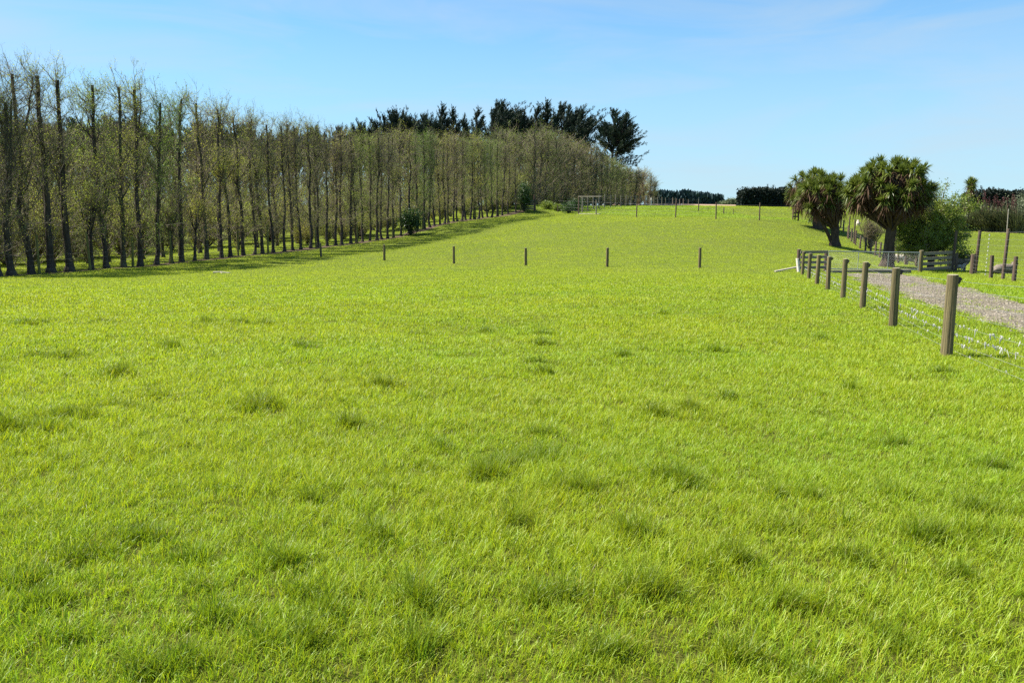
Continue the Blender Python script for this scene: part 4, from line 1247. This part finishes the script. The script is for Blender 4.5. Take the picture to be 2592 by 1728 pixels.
# ---- corner rails, gate, panel
def rail_panel(a, b, v_tops, label, rng, nr, height, mats, endposts=(.1, .1), thick=.16):
    a = np.array(a); b = np.array(b); o = empty('rail_fence', a); d = b - a; L = np.hypot(d[0], d[1]); an = math.atan2(d[1], d[0])
    build_post(np.zeros(3), height + .03, endposts[0], rng, mats, o); build_post(d, height, endposts[1], rng, mats, o)
    for i in range(nr):
        z = height - .1 - i * (height - .32) / (nr - 1)
        m = MB(); n_ = np.array([math.sin(an), -math.cos(an)]) * .125
        m.box((d[0] / 2 + n_[0], d[1] / 2 + n_[1], z + d[2] / 2), (L - .02, .045, thick), rz=an); m.build('rail', [M_rail], o)
    tag(o, label, 'fence'); return o
cA = place(2020, 687, 45.6); cB = place(2089, 686.5, 46.0)
hA = P(2020, 632, 45.6)[2] - cA[2]
rail_panel(cA, cB, None, 'four-rail grey wooden fence panel at the end of the near fence', rng, 4, hA, [M_darkpost, M_postcap], thick=.15)
gA = place(2095, 686, 46.1); gB = place(2324, 686, 47.2)
# steel gate
og = empty('metal_gate', gA); d = gB - gA; an = math.atan2(d[1], d[0]); L = math.hypot(d[0], d[1]); hg = hA - .05
tag(og, 'long galvanised pipe gate filled with diamond mesh across the gravel drive', 'gate')
ex = np.array([d[0] / L, d[1] / L, 0]); zl = lambda s: d[2] * s / L
def gp(s, z): return ex * s + np.array([0, 0, z + zl(s)])
for nm, zz_ in (('top_rail', hg), ('bottom_rail', .14)):
    m = MB(); m.tubes(np.array([gp(0, zz_), gp(L / 2, zz_), gp(L, zz_)])[None], np.full((1, 3), .027), 8, cap=True); m.build(nm, [M_gate], og)
for f_ in (.002, .325, .655, .998):
    m = MB(); m.tubes(np.array([gp(L * f_, .14), gp(L * f_, hg)])[None], np.full((1, 2), .02), 8, cap=True); m.build('upright', [M_gate], og)
m = MB(); st = .10; PTS = []
for s0 in np.arange(-1.2, L + .1, st):
    for sg in (1, -1):
        a_ = s0 if sg == 1 else s0 + 1.0; lo_s, hi_s = a_, a_ + sg * (hg - .14)
        t0_, t1_ = 0.0, 1.0
        for lim, s_ in ((0, 1), (L, -1)):
            pass
        tt_ = np.linspace(0, 1, 9); sv = lo_s + (hi_s - lo_s) * tt_
        ok = (sv >= 0) & (sv <= L)
        if ok.sum() >= 2:
            i0, i1 = np.where(ok)[0][[0, -1]]
            PTS.append(np.array([gp(sv[i0], .14 + (hg - .14) * tt_[i0]), gp(sv[i1], .14 + (hg - .14) * tt_[i1])]))
m.tubes(np.array(PTS), np.full((len(PTS), 2), .0022), 3); m.build('mesh', [M_wire], og)
# timber sill under the gate
sA, sB = place(2092, 689, 44.6), place(2304, 690, 45.4)
m = MB(); dd = sB - sA; m.box(dd / 2 + np.array([0, 0, .07]), (math.hypot(dd[0], dd[1]), .16, .19), rz=math.atan2(dd[1], dd[0]))
tag(m.build('timber_beam', [M_rail], None, sA), 'grey timber beam lying on the ground under the metal gate', 'beam')
# small rail panel right of the gate
rA, rB = place(2329, 688, 47.4), place(2401, 688.5, 49.0)
rail_panel(rA, rB, None, 'short three-rail wooden panel right of the metal gate', rng, 4, P(2329, 635, 47.4)[2] - rA[2], [M_post, M_postcap], (.13, .13), .17)
# offcut post and plank
p = place(2021.5, 691.5, 44.9)
m = MB(); post_mesh(m, (0, 0, 0), .72, .085, rng, lean=(-.07, .12), sink=.05)
tag(m.build('offcut_post', [M_white, M_white], None, p), 'short pale whitewashed offcut leaning on the corner post', 'post')
a = place(1962, 683.5, 45); b_ = P(2017, 678, 45.5)
m = MB(); v_ = b_ - a; Lk = np.linalg.norm(v_); q = Vector(v_).to_track_quat('X', 'Z').to_matrix()
m.box(v_ / 2 + np.array([0, 0, .04]), (Lk, .15, .07), rot=q)
tag(m.build('plank', [M_dead], None, a), 'weathered plank propped on the grass against the corner post', 'plank')
# pale branch on the grass
p = place(562, 688, 47); m = MB()
m.tubes(np.array([[-.5, 0, .05], [-.1, .02, .07], [.35, -.05, .03], [.52, -.1, .05]])[None], np.array([[.05, .045, .035, .015]]), 7, cap=True)
m.tubes(np.array([[-.1, .02, .07], [.05, -.2, .0], [.1, -.4, .02]])[None], np.array([[.03, .025, .012]]), 6, cap=True)
tag(m.build('fallen_branch', [M_dead], None, p), 'pale dead branch lying on the grass below the tree belt', 'branch')

# ---- tall posts of the right paddock fence
RF = [(2262, 665, 66, 586, 1), (2273, 667, 65, 630, 0), (2291, 673, 61, 585.5, 1), (2295, 672, 61.7, 633, 0), (2319, 680, 58, 635, 0), (2410, 687.5, 50.8, 584, 1), (2418, 688.5, 50.2, 640.6, 0), (2460, 694, 47, 643, 2), (2468, 693.5, 47.4, 583, 1), (2508, 705, 41.5, 646, 0), (2538, 708, 40.6, 579, 1), (2566, 712, 38.3, 649, 0)]
fH = empty('paddock_fence', place(*RF[5][:3])); Oh = np.array(fH.location)
tag(fH, 'many-wired fence of tall and short brown posts along the sheep paddock', 'fence')
nodes = []
for u, v, Y, t, kind in RF:
    p = place(u, v, Y); nodes.append((Y, p))
    build_post(p - Oh, P(u, t, Y)[2] - p[2], (.088, .082, .13)[kind], rng, [M_darkpost, M_darkpost], fH, lean=((.06 if kind == 1 else 0) + rng.normal() * .015, 0))
nodes = [p for Y, p in sorted(nodes, key=lambda q: -q[0])]
nodes = [nodes[0], nodes[2], nodes[4], nodes[5], nodes[8], nodes[9], nodes[11]]
e = nodes[-1] + (nodes[-1] - nodes[-3]) * 1.4; e[2] = gz(e[0], e[1]); nodes.append(e)
fence_wires(nodes, [.2, .38, .58, .8, 1.05, 1.35, 1.65, 1.95, 2.3], .0032, fH, Oh)
# string of white droppers between the tall posts
pb = place(2494, 698, 43.6); m = MB(); m2 = MB()
for k in range(11):
    z = .12 + k * .205; m.tubes(np.array([[.004 * k, 0, z - .03], [.004 * k, 0, z + .03]])[None], np.array([[.032, .032]]), 8, cap=True)
m2.tubes(np.array([[0, 0, 0], [.045, 0, 2.25]])[None], np.array([[.004, .004]]), 4)
o = empty('wire_dropper', pb); m.build('insulators', [M_wool], o); m2.build('rod', [M_wire], o)
tag(o, 'vertical string of small white insulators between two tall paddock posts', 'dropper')
# sagging stay wire off the tallest post
# back fence running away to the left of the gate
BF = [(2319, 681, 58.5, 636, 1.2), (2236, 659, 68, 0, 1.2), (2226, 656.6, 69.5, 0, 1.2), (2215, 652, 71, 0, 1.2), (2203, 645, 73.5, 0, 1.25), (2190, 639, 76, 0, 1.25), (2176, 633, 79, 0, 1.25), (2165, 622, 82.5, 0, 1.4), (2155, 613, 86, 0, 1.25), (2146, 603, 89, 0, 1.3), (2134, 594, 93, 0, 1.3), (2127, 589, 97, 0, 1.3), (2118, 584, 102, 0, 1.3)]
fI = empty('wire_fence', place(*BF[1][:3])); Oi = np.array(fI.location); nodes = []
tag(fI, 'brown-posted fence running away behind the cabbage trees', 'fence')
for i, (u, v, Y, t, h) in enumerate(BF):
    p = place(u, v, Y); nodes.append(p)
    if i: build_post(p - Oi, h + .12 * rng.random(), .085, rng, [M_darkpost, M_darkpost], fI, sides=9, lean=(rng.normal() * .03, 0))
for (u, v, Y) in ((2161, 618, 84), (2148, 605, 88.5)):
    p = place(u, v, Y); build_post(p - Oi, 2.4, .075, rng, [M_darkpost, M_darkpost], fI, sides=9)
fence_wires(nodes, [.2, .45, .7, .95, 1.15], .004, fI, Oi)

# ---------------------------------------------------------------- sheep
def skinned(name, nodes, edges, m, loc, rz, sub=2):
    me = bpy.data.meshes.new(name); me.from_pydata([n[:3] for n in nodes], edges, []); me.materials.append(m)
    o = link(name, me, None, loc); o.rotation_euler = (0, 0, rz)
    sk = o.modifiers.new('skin', 'SKIN')
    for i, n in enumerate(nodes): me.skin_vertices[0].data[i].radius = (n[3], n[3] * (n[4] if len(n) > 4 else 1))
    me.skin_vertices[0].data[0].use_root = True
    sk.use_smooth_shade = True
    su = o.modifiers.new('sub', 'SUBSURF'); su.levels = sub; su.render_levels = sub
    return o
SH_ST = ([(0, 0, .60, .25), (.26, 0, .61, .24), (.44, 0, .66, .19), (.56, 0, .80, .115), (.66, 0, .92, .095), (.78, 0, .90, .07), (.88, 0, .85, .045), (-.26, 0, .60, .25), (-.46, 0, .60, .19), (-.54, 0, .50, .06),
          (.34, .13, .40, .095), (.35, .13, .22, .045), (.34, .13, .0, .04), (.34, -.13, .40, .095), (.36, -.13, .22, .045), (.37, -.13, .0, .04),
          (-.40, .13, .42, .11), (-.44, .13, .24, .045), (-.40, .13, .0, .04), (-.40, -.13, .42, .11), (-.45, -.13, .24, .045), (-.42, -.13, .0, .04), (.62, .12, .95, .025), (.60, .19, .93, .015), (.62, -.12, .95, .025), (.60, -.19, .93, .015)],
         [(0, 1), (1, 2), (2, 3), (3, 4), (4, 5), (5, 6), (0, 7), (7, 8), (8, 9), (2, 10), (10, 11), (11, 12), (2, 13), (13, 14), (14, 15), (8, 16), (16, 17), (17, 18), (8, 19), (19, 20), (20, 21), (4, 22), (22, 23), (4, 24), (24, 25)])
SH_LY = ([(0, 0, .24, .26), (.26, 0, .25, .24), (.44, 0, .29, .18), (.54, 0, .40, .11), (.60, 0, .52, .095), (.71, 0, .50, .07), (.80, 0, .45, .045), (-.26, 0, .23, .26), (-.46, 0, .20, .18), (-.55, 0, .16, .06),
          (.48, .17, .09, .07), (.66, .17, .05, .045), (.48, -.17, .09, .07), (.64, -.18, .05, .045), (-.42, .24, .08, .08), (-.22, .27, .05, .045), (.56, .12, .55, .025), (.54, .19, .53, .015), (.56, -.12, .55, .025), (.54, -.19, .53, .015)],
         [(0, 1), (1, 2), (2, 3), (3, 4), (4, 5), (5, 6), (0, 7), (7, 8), (8, 9), (2, 10), (10, 11), (2, 12), (12, 13), (8, 14), (14, 15), (4, 16), (16, 17), (4, 18), (18, 19)])
def sheep(kind, u, v, Y, rz, m, label, sc=1.0):
    n, e = SH_ST if kind else SH_LY
    p = place(u, v, Y); o = skinned('sheep', n, e, m, p, rz); o.scale = (sc, sc, sc)
    tag(o, label, 'sheep', 'sheep in the right paddock')
sheep(1, 2425, 688, 52.2, R(-25), M_fleece, 'grey-brown sheep standing with head raised behind the tall paddock post', 1.0)
sheep(1, 2430, 690, 51.2, R(-80), M_fleece_w, 'pale lamb standing against the grey-brown sheep', .5)
sheep(0, 2538, 692, 46.5, R(8), M_fleece, 'grey-brown sheep lying behind the last tall post at right', 1.15)
sheep(0, 2274, 667.5, 67.5, R(175), M_fleece_w, 'white sheep lying behind the gate mesh beside the big trunk', 1.15)
sheep(0, 2303, 665, 69, R(170), M_fleece, 'grey sheep lying between the gate and the white sheep', 1.1)
sheep(1, 2171, 575, 120, R(70), M_fleece_w, 'small white sheep far off behind the back fence', 1.0)

# ---------------------------------------------------------------- grass
def clump_list():
    # places of the dark lush tufts, read off the photo (2352-wide coordinates) with a radius in metres
    raw = [(160, 960, .35), (590, 940, .3), (800, 980, .2), (1015, 1030, .2), (1180, 1072, .42), (1245, 1050, .28), (1110, 1100, .25), (1500, 955, .22), (1580, 945, .26), (2065, 1025, .2), (715, 1155, .16), (1172, 1212, .15), (428, 1290, .15), (300, 1240, .24), (190, 1285, .24), (1965, 1290, .2),
           (1270, 1375, .22), (740, 1405, .18), (950, 1385, .14), (485, 1425, .15), (425, 1520, .2), (1390, 1505, .2), (1690, 1292, .18), (275, 865, .35), (125, 822, .6), (360, 912, .25), (275, 938, .3), (235, 740, .3), (485, 742, .5), (558, 745, .35), (610, 748, .4), (60, 745, .4), (100, 743, .3), (1522, 722, .3), (1115, 762, .3),
           (1250, 770, .3), (1670, 915, .22), (2170, 857, .22), (2120, 1240, .2), (20, 995, .4), (1780, 1140, .16), (1860, 1145, .16), (1560, 1110, .3), (1330, 1130, .25), (60, 1340, .2), (110, 1390, .18), (640, 1300, .18), (860, 1240, .2), (1450, 1235, .2), (2250, 1180, .25), (1250, 795, .3), (1230, 835, .3), (1250, 860, .25), (960, 770, .35), (1240, 1000, .2), (2290, 1080, .2),
           (330, 1550, .2), (1820, 1400, .2), (1500, 1370, .16), (700, 1480, .15), (2050, 1480, .2), (960, 1500, .14), (1700, 1520, .16), (2200, 1330, .2), (390, 800, .4), (700, 800, .35), (880, 890, .25), (1430, 820, .3), (1650, 810, .3), (1880, 780, .3), (1950, 900, .2)]
    out = []
    for x, y, r in raw:
        p = hit(x * 1.1020, y * 1.1020); out.append((p[0], p[1], r, 1.0))
    return out
def lat_p(x, y):
    """how likely grass is to grow at a point of the drive: weedy edges, a thin middle strip"""
    a = np.interp(y, DLr[:, 1], DLr[:, 0]); b = np.interp(y, DRr[:, 1], DRr[:, 0])
    f = np.clip((x - a) / (b - a + 1e-6), 0, 1)
    pn = fbm(x * .9, y * .9, 44, 3)
    return .01 + .6 * np.exp(-(np.minimum(f, 1 - f) / .07) ** 2) * (.4 + pn) + .22 * np.exp(-((f - .5) / .08) ** 2) * (pn > .48) + .14 * (pn > .64)
def grass():
    rng = np.random.default_rng(12)
    CL = np.array(clump_list())
    fu = FUR[::2]
    CL = np.vstack([CL, np.stack([fu[:, 0] + rng.normal(size=len(fu)) * .15, fu[:, 1] + rng.normal(size=len(fu)) * .15, rng.uniform(.12, .4, len(fu)), np.full(len(fu), .85)], 1)])
    # further scattered tufts and roadside long grass
    n = 650
    Yc = rng.uniform(2.4, 40, n); xc = rng.uniform(-.68, .68, n) * Yc
    CL = np.vstack([CL, np.stack([xc, Yc, rng.uniform(.04, .2, n), rng.uniform(.1, .7, n)], 1)])
    NT, PB = 300000, 8                                    # tillers and blades per tiller
    N = NT * PB
    # constant number per metre of depth, thinned with distance
    g = np.linspace(0, 1, 4000); Yg = 1.2 * (175 / 1.2) ** g
    dens = np.where(Yg < 5, Yg / 5, (5 / Yg) ** .78) * Yg * (.64 * Yg + 1.7) / (.64 * Yg)            # dN/dg
    cdf = np.concatenate([[0], np.cumsum(dens[:-1])]); cdf /= cdf[-1]
    Y = np.interp(rng.random(NT), cdf, Yg)
    x = rng.uniform(-1, 1, NT) * (.64 * Y + 1.7)
    lo = ~in_poly(x, Y, DPOLY) | (rng.random(NT) < lat_p(x, Y))
    rx = np.interp(Y, ROWC[:, 1], ROWC[:, 0])
    lo &= (x > rx - 22) | (Y < ROWC[0, 1])
    lo &= ~((np.abs(x - rx) < .5) & (Y > ROWC[0, 1]))
    tX, tY = x[lo], Y[lo]
    ex, ey = [], []
    for cx, cy, r, s_ in CL:
        r = r * .6; k = int(min(1500 * r * r * s_ * 3.14 * min(1, (6 / max(cy, 6)) ** 1.2) * .8, 900))
        ex.append(cx + rng.normal(size=k) * r * .45); ey.append(cy + rng.normal(size=k) * r * .4)
    tX = np.concatenate([tX] + ex); tY = np.concatenate([tY] + ey); nt = len(tX)
    th_ = rng.uniform(.55, 1.4, nt); tb_ = rng.normal(size=nt); taz = rng.uniform(0, 6.283, nt)
    rep_ = lambda a: np.repeat(a, PB)
    n = nt * PB
    sg = rep_(np.maximum(.014, .0035 * tY))
    jx, jy = rng.normal(size=n) * sg, rng.normal(size=n) * sg
    x, Y = rep_(tX) + jx, rep_(tY) + jy
    z = terr(x, Y)
    big = fbm(x * .35, Y * .35, 2, 3); med = fbm(x * 1.6, Y * 1.6, 7, 3); fine = fbm(x * 6, Y * 6, 8, 2)
    lush = np.zeros(n); shade = np.zeros(n)
    for cx, cy, r, s in CL:
        r = r * .52
        m_ = (np.abs(x - cx) < 2.4 * r) & (np.abs(Y - cy) < 2.4 * r)
        if not m_.any(): continue
        i = np.where(m_)[0]
        ang = np.arctan2(Y[i] - cy, x[i] - cx)
        rr = r * (1 + .35 * np.sin(ang * 2 + cx * 3) + .2 * np.sin(ang * 3 + cy * 5)) * (.6 + .8 * fine[i])
        d2 = ((x[i] - cx) ** 2 + ((Y[i] - cy) * 1.25) ** 2) / rr ** 2
        lush[i] = np.maximum(lush[i], s * np.exp(-d2 ** 1.6 * .8))
    hgt = .043 * (.55 + .85 * med) * (.75 + .5 * big) * (1 + .7 * lush) * (.6 + .8 * fine) * rep_(th_)
    fy = np.interp(x, [6, 18, 28, 40], [122, 108, 97, 98]); beyond = sstep(-1, 1, Y - fy) * (x < 36)
    verge = (x > np.interp(Y, DRr[:, 1], DRr[:, 0])) & (x < np.interp(Y, DRr[:, 1], DRr[:, 0]) + 2.6) & (Y < 47)
    hgt = hgt * (1 + .9 * beyond * (.4 + 1.2 * med)) * (1 + .7 * verge)
    L = hgt * rng.uniform(.7, 1.35, n) * 1.5
    w = np.maximum(.0029, .00056 * Y) * rng.uniform(.7, 1.3, n)
    L = np.maximum(L, np.maximum(w * 1.3, .045))
    az = rng.uniform(0, 2 * np.pi, n)
    d = np.stack([np.cos(az) + .08 + .35 * np.cos(rep_(taz)), np.sin(az) + .35 * np.sin(rep_(taz))], 1); d /= np.linalg.norm(d, axis=1, keepdims=True)
    t0 = rng.uniform(.02, .5, n); t1 = t0 + rng.uniform(.2, 1.35, n) * (1 - .25 * lush)
    lay = rng.random(n) < .05; t1 = np.where(lay, rng.uniform(1.2, 1.9, n), t1)
    sidev = np.stack([-d[:, 1], d[:, 0]], 1)
    # random turn of the blade face
    tw = rng.normal(size=n) * .5
    def pt(s):
        a = t0 + (t1 - t0) * s * .5
        hx = L * s * np.sin(a); hz = L * s * np.cos(a)
        return np.stack([x + d[:, 0] * hx, Y + d[:, 1] * hx, z + hz - .004], 1)
    sv = np.stack([sidev[:, 0] * np.cos(tw), sidev[:, 1] * np.cos(tw), np.sin(tw)], 1) * (w * .5)[:, None]
    # colours
    base = np.ones((n, 3))
    v = rng.random(n)
    br = (.84 + .28 * v) * (1 + .07 * rep_(tb_))
    hue = rng.normal(size=n) * .07 + rep_(rng.normal(size=nt)) * .05 + (big - .5) * .22
    base[:, 0] = br * (1 + hue); base[:, 1] = br; base[:, 2] = br * (1 + .4 * rng.random(n))
    base[:, 0] *= 1 - .12 * beyond - .08 * verge; base *= (1 - .3 * beyond * (fbm(x * .35, Y * .6, 71, 3) > .6))[:, None]
    dk = np.clip(lush, 0, 1)[:, None]
    base *= 1 - dk * np.array([.46, .42, .55])
    straw = rng.random(n) < (1 - .92 * sstep(8, 40, Y)) * (.014 + .03 * (fbm(x * 1.1, Y * 1.1, 33, 3) > .63))
    base[straw] = np.array([1.35, .95, 5.0]) * rng.uniform(.6, 1.1, (straw.sum(), 1))
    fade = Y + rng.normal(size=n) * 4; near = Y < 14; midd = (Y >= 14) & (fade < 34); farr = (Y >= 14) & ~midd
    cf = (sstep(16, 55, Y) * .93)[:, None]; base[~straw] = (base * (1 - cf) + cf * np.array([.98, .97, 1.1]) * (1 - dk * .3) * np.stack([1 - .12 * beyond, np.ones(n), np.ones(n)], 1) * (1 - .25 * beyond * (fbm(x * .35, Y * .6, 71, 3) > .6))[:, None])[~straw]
    Vs, Fs, Cs, off, M4, M3 = [], [], [], 0, [], []
    def emit(mask, levels, widths, mi=0):
        nonlocal off
        k = mask.sum()
        if not k: return
        cols = []
        P_ = [pt(s)[mask] for s in levels]; S_ = sv[mask]
        vv = []
        for q, wd in zip(P_[:-1], widths[:-1]):
            vv += [q - S_ * wd, q + S_ * wd]
        vv.append(P_[-1])
        V = np.stack(vv, 1); m = V.shape[1]
        idx = np.arange(k * m).reshape(k, m) + off
        for j in range(len(levels) - 2):
            Fs.append(idx[:, [2 * j, 2 * j + 1, 2 * j + 3, 2 * j + 2]]); M4.append(np.full(k, mi))
        Fs.append(idx[:, [m - 3, m - 2, m - 1]]); M3.append(np.full(k, mi))
        Vs.append(V.reshape(-1, 3).astype(np.float32)); Cs.append(np.repeat(base[mask], m, 0).astype(np.float32)); off += k * m
    emit(near, (0, .38, .72, 1), (1, 1, .7, 0))
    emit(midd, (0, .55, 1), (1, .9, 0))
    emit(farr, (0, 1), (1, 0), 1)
    q4 = [f for f in Fs if f.shape[1] == 4]; q3 = [f for f in Fs if f.shape[1] == 3]
    me = new_mesh('grass', np.concatenate(Vs), [np.concatenate(q4), np.concatenate(q3)], [M_grass, M_grassfar], midx=np.concatenate([np.concatenate(M4), np.concatenate(M3)]), color=np.concatenate(Cs))
    o = link('grass', me)
    tag(o, 'bright sunlit pasture grass with darker lush tufts over the whole paddock', 'grass', None, 'stuff')
grass()
